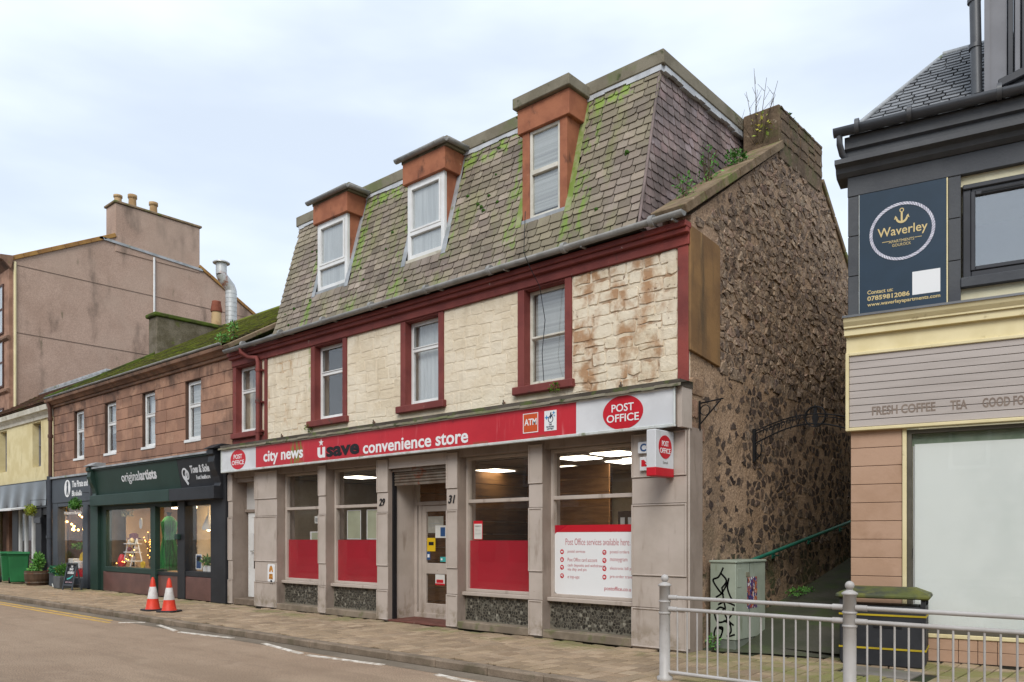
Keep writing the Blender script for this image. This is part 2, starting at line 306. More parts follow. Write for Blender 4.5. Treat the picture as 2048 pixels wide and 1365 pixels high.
m_alu = M('sign_trim_grey', '#cfd2cf', '#bcbfba', 4, rough=.45, metal=.2, stains=[dict(col='#61692e', scale=4, lo=.56, hi=.7, amt=.7)])
m_pored = M('post_office_red', '#bf1f2c', '#b51d29', 2, rough=.4)
m_film = M('red_window_film', '#b0152a', '#a31326', 1.4, rough=.25, spec=.5)
m_white = M('white_print', '#dfe0e0', None, rough=.5)
m_black = M('black_paint', '#17171a', '#1f1f22', 3, rough=.5)
m_rust = M('rusty_shutter', '#7c7267', '#6b5d50', 5, rough=.6, metal=.3, stains=[dict(col='#7a452c', scale=5, lo=.56, hi=.66, amt=.85)])
m_ceil = M('ceiling_tile', '#c9c6be', '#bdbab2', 2, rough=.9)
m_lightpanel = M('lit_ceiling_panel', '#fff6e6', None, emit=5)
m_wood = M('varnished_boards', '#8a6238', '#74502c', 2, nstretch=(1, 1, 8), rough=.6, rnd=.12)
m_shopfloor = M('brown_lino', '#5b4438', '#4d392f', 2, rough=.6)
m_shelfwall = M('cream_shop_wall', '#b8ab92', '#a89b83', 1.5, rough=.9)
m_goods = M('stock_on_shelves', rcols=['#7c3b32', '#c9b98e', '#3d5a54', '#2f3d5c', '#b9843c', '#8c8c88', '#6a2c33', '#d0cdc4'], rnd=.2, rough=.6)
m_sand = M('red_sandstone_ashlar', rcols=['#94705c', '#a9826b', '#8d6a58', '#b18a72', '#9c7862', '#876657'], rnd=.09, alt='#8a6957', nscale=1.6, rough=.9, bump=.5, bscale=26, grain=.12, gscale=50, stains=[dict(col='#5c463c', scale=1.2, stretch=(1.2, 1, .6), lo=.5, hi=.72, amt=.7), dict(col='#4c3d36', scale=2.5, lo=.46, hi=.7, amt=.75, z=[(5.65, .14, .3)]), dict(col='#5b4842', scale=1.4, lo=.4, hi=.66, amt=.6, x=[(-17.9, .4, .5), (-27.6, .4, .4)]), dict(col='#c3ab97', scale=9, lo=.68, hi=.75, amt=.5)])
m_sandjoint = M('sandstone_joint', '#5d473c', '#49382f', 2, rough=1)
m_sandtrim = M('weathered_sandstone_cornice', '#8b6c58', '#6c5446', 1.4, nstretch=(1, 1, 1), rough=.9, bump=.4, bscale=24, stains=[dict(col='#40352e', scale=1.4, lo=.48, hi=.68, amt=.7), dict(col='#57602e', scale=3, lo=.62, hi=.74, amt=.6)])
m_mossroof = M('moss_covered_slate', rcols=['#5a5236', '#6e6c34', '#4a4234', '#7a7a30', '#565038'], rnd=.25, alt='#6c7428', nscale=1.2, rough=.95, bump=.8, bscale=18, grain=.2, stains=[dict(col='#40382e', scale=1.4, lo=.52, hi=.7, amt=.8), dict(col='#8a9a22', scale=3, lo=.56, hi=.7, amt=.7)])
m_brownroof = M('rusty_brown_roof', '#6d4c3c', '#54402f', 1.5, rough=.9, bump=.5, bscale=20, rnd=.1, stains=[dict(col='#5e6a2a', scale=1.6, lo=.54, hi=.7, amt=.7)])
m_greyroof = M('grey_slate', rcols=['#6a6c6e', '#7d7f82', '#5d5e60', '#86888a'], rnd=.12, rough=.6, bump=.3, bscale=30, spec=.4, grain=.1)
m_yellow_render = M('pale_yellow_render', '#d6c99e', '#cabb8d', 1.5, rough=.9, bump=.35, bscale=60, stains=[dict(col='#978760', scale=2, stretch=(1.5, 1, .5), lo=.58, hi=.76, amt=.5)])
m_cornice_white = M('off_white_cornice', '#cdc8ba', '#b9b3a3', 2, rough=.85, bump=.25, bscale=30, stains=[dict(col='#857c68', scale=3, lo=.55, hi=.72, amt=.6)])
m_roughcast = M('pink_grey_roughcast', '#ae9585', '#a28979', .6, rough=.95, bump=1.0, bscale=26, grain=.16, gscale=28, stains=[dict(col='#5c5046', scale=.9, stretch=(1, 1, .4), lo=.54, hi=.72, amt=.75), dict(col='#4f5238', scale=1.3, stretch=(1, 1.6, .35), lo=.66, hi=.76, amt=.7), dict(col='#af9a8a', scale=.3, lo=.45, hi=.65, amt=.5)])
m_chimney = M('harled_chimney', '#6f6658', '#58503f', 2, rough=.95, bump=.9, bscale=24, grain=.2, gscale=30, stains=[dict(col='#5a6228', scale=2, lo=.55, hi=.7, amt=.7), dict(col='#b5b0a0', scale=12, lo=.67, hi=.73, amt=.6)])
m_stack = M('stone_chimney_stack', '#6c5b49', '#574839', 2.4, rough=.95, bump=.9, bscale=18, grain=.2, gscale=30, stains=[dict(col='#4a4f2a', scale=2, lo=.52, hi=.68, amt=.7), dict(col='#a89a86', scale=8, lo=.64, hi=.72, amt=.7)])
m_mosscap = M('moss_cap', '#4c5a1e', '#3c3c22', 3, rough=1, bump=1, bscale=25)
m_orange_skew = M('ochre_skew_stone', '#a07a45', '#8a653c', 2, rough=.9, bump=.4, bscale=20, stains=[dict(col='#4c4436', scale=2.4, lo=.55, hi=.72, amt=.6)])
m_pot = M('clay_chimney_pot', '#b39872', '#9a7c58', 3, rough=.85)
m_redpot = M('red_clay_pot', '#8c5240', '#743f30', 3, rough=.85)
m_flue = M('galvanised_flue', '#c2c2c0', '#b0b0ae', 3, rough=.4, metal=.35, stains=[dict(col='#8a4a26', scale=3, lo=.5, hi=.62, amt=.9, z=[(11.3, .16, .2)])])
m_darkgrey = M('charcoal_masonry_paint', '#47494d', '#505255', 1.6, rough=.75, bump=.35, bscale=28, stains=[dict(col='#5b5d60', scale=2.6, lo=.62, hi=.72, amt=.5)])
m_greycornice = M('grey_painted_cornice', '#4a4b4d', '#535456', 2, rough=.6, bump=.2, bscale=30)
m_greygutter = M('dark_grey_gutter', '#515356', '#48494c', 2, rough=.4, spec=.5)
m_greyclad = M('grey_dormer_cladding', '#77777b', '#6f6f73', 2, rough=.5)
m_greyframe = M('anthracite_frame', '#35363a', '#3d3e42', 2, rough=.4)
m_yellowtrim = M('cream_yellow_trim', '#dccfa6', '#d2c498', 2, rough=.7, stains=[dict(col='#8d7c50', scale=6, lo=.64, hi=.74, amt=.5)])
m_creamwall = M('cream_masonry_paint', '#d5ceb0', '#cac2a3', 2, rough=.8, bump=.3, bscale=30)
m_plank = M('pale_grey_plank', '#b1a8a2', '#a89f99', 2, nstretch=(.4, .4, 4), rough=.7, rnd=.025, grain=.04)
m_plankletter = M('brown_grey_letter', '#85776c', '#7a6c62', 6, rough=.7)
m_tan = M('tan_cladding_tile', '#b3937c', '#a98971', 1.8, rough=.75, bump=.25, bscale=26, rnd=.03, stains=[dict(col='#8a6a52', scale=2, lo=.58, hi=.75, amt=.5)])
m_tanjoint = M('tile_joint', '#5a463a', None, rough=.9)
m_frost = M('whitewashed_glass', '#e6ebe6', '#dde3de', .9, rough=.25, spec=.4, stains=[dict(col='#d0d9d3', scale=1.2, stretch=(1, 1, .5), lo=.5, hi=.75, amt=.6)])
m_navy = M('navy_sign_board', '#233544', '#26394a', 1.5, rough=.5)
m_gold = M('pale_gold_print', '#cdb883', None, rough=.5)
m_rope = M('white_rope_print', '#cfced8', '#b5b4c2', 20, rough=.6)
m_rail = M('grey_painted_steel', '#b1aeab', '#a5a19d', 3, rough=.45, spec=.5, stains=[dict(col='#6f6656', scale=7, stretch=(1, 1, .4), lo=.63, hi=.72, amt=.75)])
m_cab = M('pale_green_cabinet_steel', '#9aa293', '#8d9586', 2, rough=.55, stains=[dict(col='#66694f', scale=3, stretch=(2, 2, .5), lo=.58, hi=.75, amt=.6)])
m_iron = M('black_ironwork', '#1c1c1e', '#262628', 5, rough=.5, metal=.2)
m_greenrail = M('green_handrail_paint', '#1f6b58', '#1a5c4c', 3, rough=.35, spec=.5)
m_bin = M('black_bin_plastic', '#27282b', '#303134', 2, rough=.6, bump=.15, bscale=40)
m_binlid = M('mossy_bin_lid', '#3a3d3a', '#53592f', 2.6, rough=.7, bump=.2, bscale=30, stains=[dict(col='#66682c', scale=3, lo=.45, hi=.62, amt=.8)])
m_yellowband = M('yellow_band', '#b19a24', '#9c8720', 4, rough=.6)
m_cone_red = M('cone_orange_red', '#d8402a', '#c63a26', 4, rough=.5, stains=[dict(col='#8c3a2c', scale=9, lo=.64, hi=.74, amt=.6)])
m_cone_white = M('cone_white_sleeve', '#d9d7d4', '#c3bfba', 6, rough=.4)
m_rubber = M('black_rubber', '#38373a', '#2a2a2c', 4, rough=.8)
m_binplastic = M('green_bin_plastic', '#2c7344', '#26663c', 2, rough=.5, stains=[dict(col='#1d4a2e', scale=2, lo=.6, hi=.75, amt=.5)])
m_leaf = M('shrub_leaf', rcols=['#2e5a24', '#4a7a2e', '#3c6a2a', '#5a8a38'], rnd=.2, rough=.6)
m_leaf2 = M('weed_leaf', rcols=['#4a8a3a', '#6a9a48', '#3f7a34', '#7aa050'], rnd=.2, rough=.6)
m_twig = M('bare_twig', '#5a4c3a', '#453a2c', 5, rough=.9)
m_barrel = M('old_barrel_wood', '#5a4636', '#483729', 3, nstretch=(1, 1, .3), rough=.8)
m_planter = M('grey_planter', '#5c5d5e', '#4e4f50', 3, rough=.7, bump=.3, bscale=40)
m_slategrey = M('slate_grey_shop_paint', '#454a50', '#4a5056', 1.5, rough=.6, stains=[dict(col='#5c6064', scale=3, lo=.64, hi=.76, amt=.4)])
m_dkgreen = M('dark_green_shop_paint', '#22372f', '#263c34', 1.5, rough=.5)
m_shopblack = M('black_shop_paint', '#232427', '#2b2c2f', 2, rough=.5)
m_granite = M('red_brown_granite', '#694842', '#5a3d38', 2, rough=.35, spec=.5, grain=.25, gscale=90)
m_bulb = M('warm_bulb', '#ffc36a', None, emit=14)
m_fairy = M('fairy_light', '#ffb455', None, emit=8)
m_warmwall = M('warm_shop_wall', '#b9a283', '#a88f6e', 1.5, rough=.9)
m_lamp = M('white_lamp_shade', '#e4e1da', None, rough=.5)
m_dress = M('green_velvet', '#0f4a22', '#1c7a34', 5, nstretch=(5, 5, .25), rough=.7)
m_brownpipe = M('brown_cast_pipe', '#5a3f34', '#4c352c', 4, rough=.6)
m_greypipe = M('grey_cast_pipe', '#42464c', '#3a3e44', 4, rough=.5)
m_tyre = M('black_wheel', '#1d1d1e', None, rough=.7)

# ============================================================ THE GROUND
def struct(o): o['kind'] = 'structure'; return o
struct(MB().add([(-400, -400, -.16), (400, -400, -.16), (400, 400, -.16), (-400, 400, -.16)], [(0, 1, 2, 3)]).build('ground', m_ground))
struct(MB().box(-120, 40, -1.6, 6.86, -.14, -.10).build('road', m_road))
# corner posts of the plan
YK = 6.95                                       # back of the kerb face
UX, UY = .98284, .18447
XR = Matrix(((UX, -UY, 0, -2.71), (UY, UX, 0, 10.9), (0, 0, 1, 0), (0, 0, 0, 1)))    # frame of the building on the right: x along its front, y into it
def rp_(x, y, z=0): return XR @ Vector((x, y, z))
pav = struct(MB().box(-120, 40, YK+.12, 9.9, -.13, -.022).build('pavement', m_joint))
fore = MB().prism([(-5.26, 9.9), (-5.26, 9.905), (-3.5, 10.55), (-3.5, 10.8), (9, 13.0), (9, 9.9)], 'z', -.13, -.023)
fore.build('forecourt_bed', m_joint, pav)
# block pavers, stretcher bond; the 300 that show largest are pieces of their own
def paver_mesh(lx, ly):
    b = MB(); a, c, h = lx/2-.008, ly/2-.008, .04; d = .007
    z = lambda: random.uniform(-.002, .002)
    b.add([(-a, -c, -h), (a, -c, -h), (a, c, -h), (-a, c, -h), (-a, -c, -d), (a, -c, -d), (a, c, -d), (-a, c, -d), (-a+d, -c+d, z()), (a-d, -c+d, z()), (a-d, c-d, z()), (-a+d, c-d, z())],
          [(0, 1, 5, 4), (1, 2, 6, 5), (2, 3, 7, 6), (3, 0, 4, 7), (4, 5, 9, 8), (5, 6, 10, 9), (6, 7, 11, 10), (7, 4, 8, 11), (8, 9, 10, 11)])
    return b
LEN = (.15, .19, .23, .27)
PV = {l: [paver_mesh(.2, l) for i in range(3)] for l in LEN}
PVM = {}
for l in LEN:
    PVM[l] = []
    for b in PV[l]:
        me = bpy.data.meshes.new('paver'); me.from_pydata(b.v, [], b.f); me.materials.append(m_paver); PVM[l].append(me)
cells = []
def top_y(x):
    if x < -5.3 or x > 3: return 9.56
    lane = 9.90+(x+5.26)*.32; front = 10.9+(x+2.71)*.1877-.03
    return lane if x < -3.52 else front
def covered(x, y): return (-3.32 < x < -2.38 and 9.28 < y < 10.0)
x = -36
while x < 3:
    y = YK+.13+random.uniform(0, .1); 
    if random.random() < .5: y = YK+.13
    while True:
        l = random.choice(LEN)
        if y+l > top_y(x)+.02: break
        if not covered(x, y+l/2): cells.append((x, y+l/2, l))
        y += l
    x += .2
score = sorted(((shows((x, y, 0)) * (1 if not (px((x, y, 0)) or (0, 9999))[1] > 1360 else 0), x, y, l) for x, y, l in cells), reverse=True)
rb = MB()
for s_, x, y, l in score[300:]:
    b = random.choice(PV[l]); dz = random.uniform(-.003, .003)
    rb.add([v+Vector((x, y, dz)) for v in b.v], b.f)
rb.build('pavers', m_paver, pav, kind='stuff', origin=(-10, 8, 0))
for s_, x, y, l in score[:300]:
    link('paver', random.choice(PVM[l]), m_paver, (x, y, random.uniform(-.003, .003)), pav, rot=(random.gauss(0, .005), random.gauss(0, .005), random.gauss(0, .008)))
sc = MB().box(-3.22, -2.48, 9.38, 9.92, -.03, .004); sc.build('service_cover', M('grey_concrete_cover', '#77726b', '#69645c', 2, rough=.9, bump=.3, bscale=50, stains=[dict(col='#5c6238', scale=3, lo=.55, hi=.7, amt=.6)]), pav, bev=.01)
kerb = struct(MB().box(-120, 40, YK-.06, YK+.125, -.15, -.1085).build('kerb', m_channel))
x = -36.0
while x < 4:
    l = random.uniform(.82, .95)
    o = MB().box(x+.004, x+l-.004, YK-.03, YK+.125, -.115, .002+random.uniform(-.003, .003)).build('kerb_stone', m_kerb, kerb, bev=.018)
    x += l
struct(MB().box(-120, 40, YK-.33, YK-.055, -.12, -.0965).build('gutter_channel', m_channel))
# painted markings
yl = struct(MB().box(-60, -15.9, 6.33, 6.41, -.11, -.0955).box(-60, -16.3, 6.53, 6.61, -.11, -.0955).build('yellow_lines', m_yellow_line))
wl = MB()
def stroke(a, b, wd):
    a = Vector((*a, 0)); b = Vector((*b, 0)); d = (b-a).normalized(); n = Vector((-d.y, d.x, 0))*wd/2
    wl.prism([tuple((a-n).xy), tuple((b-n).xy), tuple((b+n).xy), tuple((a+n).xy)], 'z', -.105, -.0915)
for a, b in (((-15.75, 6.5), (-15.4, 7.0-.15)), ((-14.75, 6.80), (-13.62, 6.58)), ((-13.4, 6.54), (-11.95, 6.72)), ((-11.0, 6.70), (-9.65, 6.47)), ((-9.45, 6.44), (-8.0, 6.60)), ((-6.97, 6.56), (-5.6, 6.36)), ((-5.4, 6.33), (-4.0, 6.52))): stroke(a, b, .085)
struct(wl.build('white_bay_lines', m_white_line))
# lane between the gable and the building on the right, climbing away from the street
ln = MB(); prev = None
prof = [(9.9, -.012), (10.4, .05), (11.4, .30), (12.6, .5), (14.2, .79), (15.8, 1.11), (19, 1.75), (26, 3.1)]
def laneedge(y): return -3.46-(y-10.5)*.1877
vs = []
for yy, z in prof: vs += [(-5.3, yy, z), (-4.4, yy+.3 if yy < 10 else yy, z+.01), (max(laneedge(yy)+.3, -6), yy+.62 if yy < 10 else yy, z)]
ln.add(vs, [(i*3+k, i*3+k+1, i*3+k+4, i*3+k+3) for i in range(len(prof)-1) for k in range(2)])
struct(ln.build('lane', m_lane))
def laneZ(y):
    for (a, za), (b, zb) in zip(prof, prof[1:]):
        if a <= y <= b: return za+(zb-za)*(y-a)/(b-a)
    return 0

# ============================================================ generic building bits
def sash(parent, x0, x1, z0, z1, y, style='casement', mat=None, xf=None, split=.68, room=m_room, depth=1.0, t=.055, blind=None, opening_right=None, gl=None):
    """a window set in an opening: white frame, two panes, a room lining behind, maybe a blind"""
    mat = mat or m_white_frame
    f = MB(xf); frame_boxes(f, x0, x1, z0, z1, t, y, y+.07, t*1.2)
    zs = z0+(z1-z0)*split
    f.box(x0+t, x1-t, y+.005, y+.06, zs-t*.55, zs+t*.55)
    if style == 'sash': f.box(x0+t, x1-t, y-.012, y+.004, zs-t*.3, zs+t*.3)
    else:
        frame_boxes(f, x0+t, x1-t, zs+t*.55, z1-t, .022, y-.012, y+.004)
    wdw = f.build('window', mat, parent, bev=.006)
    MB(xf).box(x0+t*.8, x1-t*.8, y+.03, y+.036, z0+t, zs-t*.4).build('pane', gl or m_glass, wdw)
    MB(xf).box(x0+t*.8, x1-t*.8, y+.024, y+.03, zs+t*.4, z1-t*.8).build('pane', gl or m_glass, wdw)
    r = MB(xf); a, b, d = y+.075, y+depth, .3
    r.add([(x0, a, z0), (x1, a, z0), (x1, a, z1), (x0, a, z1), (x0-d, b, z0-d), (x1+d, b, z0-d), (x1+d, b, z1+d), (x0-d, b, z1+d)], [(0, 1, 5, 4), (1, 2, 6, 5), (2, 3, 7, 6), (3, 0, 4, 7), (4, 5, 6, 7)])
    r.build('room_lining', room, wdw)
    if blind == 'venetian':
        b = MB(xf); b.box(x0+t, x1-t, y+.10, y+.104, z0+.05, z1-.05)
        b.build('blind', m_blind, wdw)
    elif blind == 'net':
        b = MB(xf); n = 26
        vs = [];
        for i in range(n+1): xx = x0+t+(x1-x0-2*t)*i/n; yy = y+.13+.012*math.sin(i*1.9); vs += [(xx, yy, z0+.04), (xx, yy, z1-.04)]
        b.add(vs, [(2*i, 2*i+2, 2*i+3, 2*i+1) for i in range(n)], True); b.build('net_curtain', m_net, wdw)
    elif blind == 'half':
        MB(xf).box(x0+t, x1-t, y+.12, y+.125, zs-.25, z1-.04).build('roller_blind', m_blind, wdw)
    elif blind == 'curtain':
        for s in (0, 1):
            b = MB(xf); n = 8; wd = (x1-x0)*.24; vs = []
            for i in range(n+1):
                xx = (x0+t+wd*i/n) if s == 0 else (x1-t-wd*i/n); yy = y+.14+.015*math.sin(i*2.1); vs += [(xx, yy, z0+.04), (xx, yy, z1-.04)]
            b.add(vs, [(2*i, 2*i+2, 2*i+3, 2*i+1) for i in range(n)], True); b.build('curtain', m_net, wdw)
    return wdw
def rubble_cells(a0, a1, b0, b1, hmin, hmax, wmin, wmax):
    out = []; z = b0
    while z < b1-.03:
        h = random.uniform(hmin, hmax)
        if z+h > b1-.05: h = b1-z
        x = a0
        while x < a1-.02:
            wd = random.uniform(wmin, wmax)
            if x+wd > a1-.08: wd = a1-x
            if wd > .3 and h > .17 and random.random() < .3:
                k = random.uniform(.4, .6); out.append((x, x+wd, z, z+h*k)); out.append((x, x+wd, z+h*k, z+h))
            else: out.append((x, x+wd, z, z+h))
            x += wd
        z += h
    return out
def stone_shape(a0, a1, b0, b1, gap, proud, jit, round_=.12):
    """roughly squared stone in the (a,b) plane: rings of (a,b,depth)"""
    a0 += gap; a1 -= gap; b0 += gap; b1 -= gap; c = min(a1-a0, b1-b0)*round_
    J = lambda: random.uniform(-jit, jit)
    base = [(a0+c, b0), ((a0+a1)/2, b0), (a1-c, b0), (a1, b0+c), (a1, b1-c), (a1-c, b1), ((a0+a1)/2, b1), (a0+c, b1), (a0, b1-c), (a0, b0+c)]
    base = [(p+J(), q+J()) for p, q in base]; n = len(base); ca, cb = (a0+a1)/2, (b0+b1)/2
    ta, tb = random.uniform(-.2, .2), random.uniform(-.2, .2)
    def dep(p, q): return proud*(1+ta*(p-ca)/(a1-a0)*2+tb*(q-cb)/(b1-b0)*2+random.uniform(-.25, .25))
    m = min(a1-a0, b1-b0)*.07
    r1 = []
    for p, q in base:
        d = Vector((ca-p, cb-q)); d = d.normalized()*m; p1, q1 = p+d.x, q+d.y; r1.append((p1, q1, dep(p1, q1)))
    top = (ca+J(), cb+J(), proud*random.uniform(.8, 1.35))
    return [(p, q, -.012) for p, q in base]+r1+[top], [(i, (i+1) % n, n+(i+1) % n, n+i) for i in range(n)]+[(n+i, n+(i+1) % n, 2*n) for i in range(n)]
def rubble_shapes(a0, a1, b0, b1, w_, h_, keep, gapf, proudf, rag=.02):
    """random rubble: cells of a jittered grid cut against their neighbours; returns stone shapes"""
    na, nb = int((a1-a0)/w_), int((b1-b0)/h_); P = {}
    for i in range(-1, na+1):
        for j in range(-1, nb+1):
            P[i, j] = Vector((a0+(i+.5+(.5 if j % 2 else 0)+random.uniform(-.42, .42))*w_, b0+(j+.5+random.uniform(-.42, .42))*h_))
    out = []; k = w_/h_
    for (i, j), p in P.items():
        if not keep(p.x, p.y): continue
        poly = [Vector((-w_*1.2, -h_*1.2)), Vector((w_*1.2, -h_*1.2)), Vector((w_*1.2, h_*1.2)), Vector((-w_*1.2, h_*1.2))]
        for di in (-2, -1, 0, 1, 2):
            for dj in (-2, -1, 0, 1, 2):
                q = P.get((i+di, j+dj))
                if q is None or (di == 0 and dj == 0): continue
                d = q-p; nx, ny = d.x/k, d.y*k; lim = (d.x*nx+d.y*ny)/2
                new = []
                for u, v in zip(poly, poly[1:]+poly[:1]):
                    su, sv = u.x*nx+u.y*ny-lim, v.x*nx+v.y*ny-lim
                    if su <= 0: new.append(u)
                    if su*sv < 0: new.append(u+(v-u)*(su/(su-sv)))
                poly = new
                if len(poly) < 3: break
            if len(poly) < 3: break
        if len(poly) < 3: continue
        ca = sum((v.x for v in poly))/len(poly); cb = sum((v.y for v in poly))/len(poly); g = gapf(p.x, p.y)
        # subdivide edges so that outlines are ragged
        pts = []
        for u, v in zip(poly, poly[1:]+poly[:1]):
            pts.append(u); l = (v-u).length
            for t in ((1/3, 2/3) if l > .1 else ((.5,) if l > .05 else ())): pts.append(u+(v-u)*t+Vector((random.uniform(-rag, rag), random.uniform(-rag, rag))))
        base = []
        for v in pts:
            d = Vector((ca-v.x, cb-v.y)); l = d.length
            if l < .004: continue
            base.append(v+d/l*min(g*random.uniform(.2, 2.0), l*.6))
        n = len(base)
        if n < 4: continue
        pr = proudf(p.x, p.y); ta, tb = random.uniform(-1, 1)*.8, random.uniform(-1, 1)*.8
        r0 = [(p.x+v.x, p.y+v.y, -.015) for v in base]
        r1 = []
        for v in base:
            q = random.uniform(.84, .97); xx, yy = ca+(v.x-ca)*q, cb+(v.y-cb)*q
            r1.append((p.x+xx, p.y+yy, max(.001, pr*(1+ta*(xx-ca)/w_*2+tb*(yy-cb)/h_*2)*random.uniform(.6, 1.4))))
        top = (p.x+ca+random.uniform(-.3, .3)*w_*.5, p.y+cb+random.uniform(-.3, .3)*h_*.5, pr*random.uniform(.7, 1.5))
        out.append((r0+r1+[top], [(i2, (i2+1) % n, n+(i2+1) % n, n+i2) for i2 in range(n)]+[(n+i2, n+(i2+1) % n, 2*n) for i2 in range(n)]))
    return out
def lay(shapes, toworld, mat, parent, name, limit=300, smooth=False):
    """the `limit` stones that show largest become pieces of their own, the rest one mesh"""
    it = []
    for vs, fs in shapes:
        wv = [Vector(toworld(*p)) for p in vs]; c = sum(wv, Vector())/len(wv)
        size = max((v-c).length for v in wv)
        it.append((shows(c)*size, wv, fs, c))
    it.sort(key=lambda t: -t[0])
    rest = MB()
    for k, (s, wv, fs, c) in enumerate(it):
        if k < limit:
            b = MB(); b.add(wv, fs, smooth); b.build(name, mat, parent, origin=c)
        else: rest.add(wv, fs, smooth)
    if rest.v: rest.build(name+'s', mat, parent, kind='stuff')
def slates(parent, p00, du, dv, nrm, width, rows, exposure, wmin, wmax, mat, clip=None, limit=300, thick=.014, ragged=.008):
    """courses of slates on a slope. p00 lower left, du along, dv up, nrm outward (unit vectors); clip(u,v) keeps a slate, returns (u0,u1)"""
    du, dv, nrm, p00 = Vector(du), Vector(dv), Vector(nrm), Vector(p00)
    it = []
    for r in range(rows):
        v0 = r*exposure; u = -random.uniform(0, wmax)
        while u < width:
            wd = random.uniform(wmin, wmax); a, b = max(u, 0), min(u+wd, width)
            u += wd
            if b-a < .05: continue
            seg = [(a, b)]
            if clip: seg = clip(a, b, v0)
            for a1, b1 in seg:
                if b1-a1 < .04: continue
                g = .008; ln_ = exposure*1.28; drop = random.uniform(-ragged, ragged); tilt = random.uniform(-.006, .006)
                lift = thick*2.1+random.uniform(0, .005); low = -.004
                c1 = random.uniform(0, .03); c2 = random.uniform(0, .03)
                P = lambda uu, vv, hh: p00+du*uu+dv*vv+nrm*hh
                vs = [P(a1+g+c1, v0+drop-tilt, lift), P(b1-g-c2, v0+drop+tilt, lift), P(b1-g, v0+drop+tilt+c2, lift), P(b1-g, v0+ln_, low+thick), P(a1+g, v0+ln_, low+thick), P(a1+g, v0+drop-tilt+c1, lift)]
                wv = vs+[p-nrm*thick for p in vs]
                fs = [tuple(range(6)), tuple(range(11, 5, -1))]+[(i, i+6, (i+1) % 6+6, (i+1) % 6) for i in range(6)]
                c = sum(wv, Vector())/12
                it.append((shows(c)*(b1-a1), wv, fs, c))
    it.sort(key=lambda t: -t[0]); rest = MB()
    for k, (s, wv, fs, c) in enumerate(it):
        if k < limit:
            MB().add(wv, fs).build('slate', mat, parent, origin=c)
        else: rest.add(wv, fs)
    if rest.v: rest.build('slates', mat, parent, kind='stuff')
def half_gutter(mb, pts, r, n=8, t=.006):
    """half-round gutter hung along pts (opening upwards)"""
    pts = [Vector(p) for p in pts]; k = len(pts)
    vs = []
    for i, p in enumerate(pts):
        d = (pts[min(i+1, k-1)]-pts[max(i-1, 0)]).normalized(); u = d.cross(Vector((0, 0, 1))).normalized()
        for rr in (r, r-t):
            for j in range(n+1):
                a = math.pi*j/n; vs.append(p+u*math.cos(a)*rr+Vector((0, 0, -math.sin(a)*rr)))
    m = 2*(n+1)
    for i in range(k-1):
        o, q = i*m, (i+1)*m
        mb.add([], [])
        for j in range(n):
            mb.f.append([o+j, o+j+1, q+j+1, q+j]); mb.sm.append(True); mb.f.append([o+n+1+j, q+n+1+j, q+n+2+j, o+n+2+j]); mb.sm.append(True)
        for j in (0, n):
            mb.f.append([o+j, q+j, q+n+1+j, o+n+1+j]); mb.sm.append(False)
    base = len(mb.v)
    if base:
        nf = (k-1)*(2*n+2)
        for f in mb.f[-nf:]:
            for i in range(len(f)): f[i] += base
    mb.v += vs
    for e in (0, (k-1)*m):
        mb.f.append([base+e+j for j in range(n+1)]); mb.sm.append(False)
    return mb

# ============================================================ POST OFFICE BUILDING (main)
PO = thing('post_office_building', 'three storey cream and dark red shop building with slate mansard roof and red shop sign', 'building', (-11.2, 9.6, 0))
YU, YP, YG = 9.62, 9.50, 9.74            # upper wall face, pilaster face, shop glass
XL, XG = -17.06, -5.28
WIN = [(-16.93, -15.97), (-13.84, -12.89), (-11.03, -10.15), (-8.19, -7.37)]
ZB, ZT = 3.93, 5.48
wall = MB()
wall.box(XL, XG-.02, YU+.003, YU+.34, 3.0, ZB-.002)                    # below the windows
wall.box(XL, XG-.02, YU+.003, YU+.34, ZT, 5.80)                        # above
xs = [XL]+[v for w_ in WIN for v in w_]+[XG-.02]
for i in range(0, len(xs), 2): wall.box(xs[i], xs[i+1], YU+.003, YU+.34, ZB-.002, ZT)
wall.box(XL, XG-.3, 15.0, 15.3, 0, 5.8)                                # rear wall
wall.box(XL, XL+.25, YU+.34, 15.0, 0, 5.8)                             # left party wall
wall.box(XL, XG-.3, YU+.34, 15.0, 5.55, 5.70)                          # upper ceiling
wallo = wall.build('front_wall', m_mortar_cream, PO)
# painted rubble between the windows
pan = [(-15.62, -13.97), (-12.77, -11.16), (-10.03, -8.32), (-7.25, -5.44)]
shp = []
for k, (a, b) in enumerate(pan):
    for c in rubble_cells(a+.01, b-.01, 3.64, 5.47, .15, .235, .2, .42):
        j1 = random.uniform(-.02, .02); c = (c[0]-.0, c[1], c[2]+j1, c[3]+j1+random.uniform(-.02, .02)) if c[2] > 3.7 and c[3] < 5.4 else c
        shp.append(stone_shape(*c, .001 if k != 3 else .006, random.uniform(.001, .004) if k != 3 else random.uniform(.005, .014), .012 if k != 3 else .014))
lay(shp, lambda a, b, d: (a, YU-d, b), m_cream, wallo, 'stone', 300)
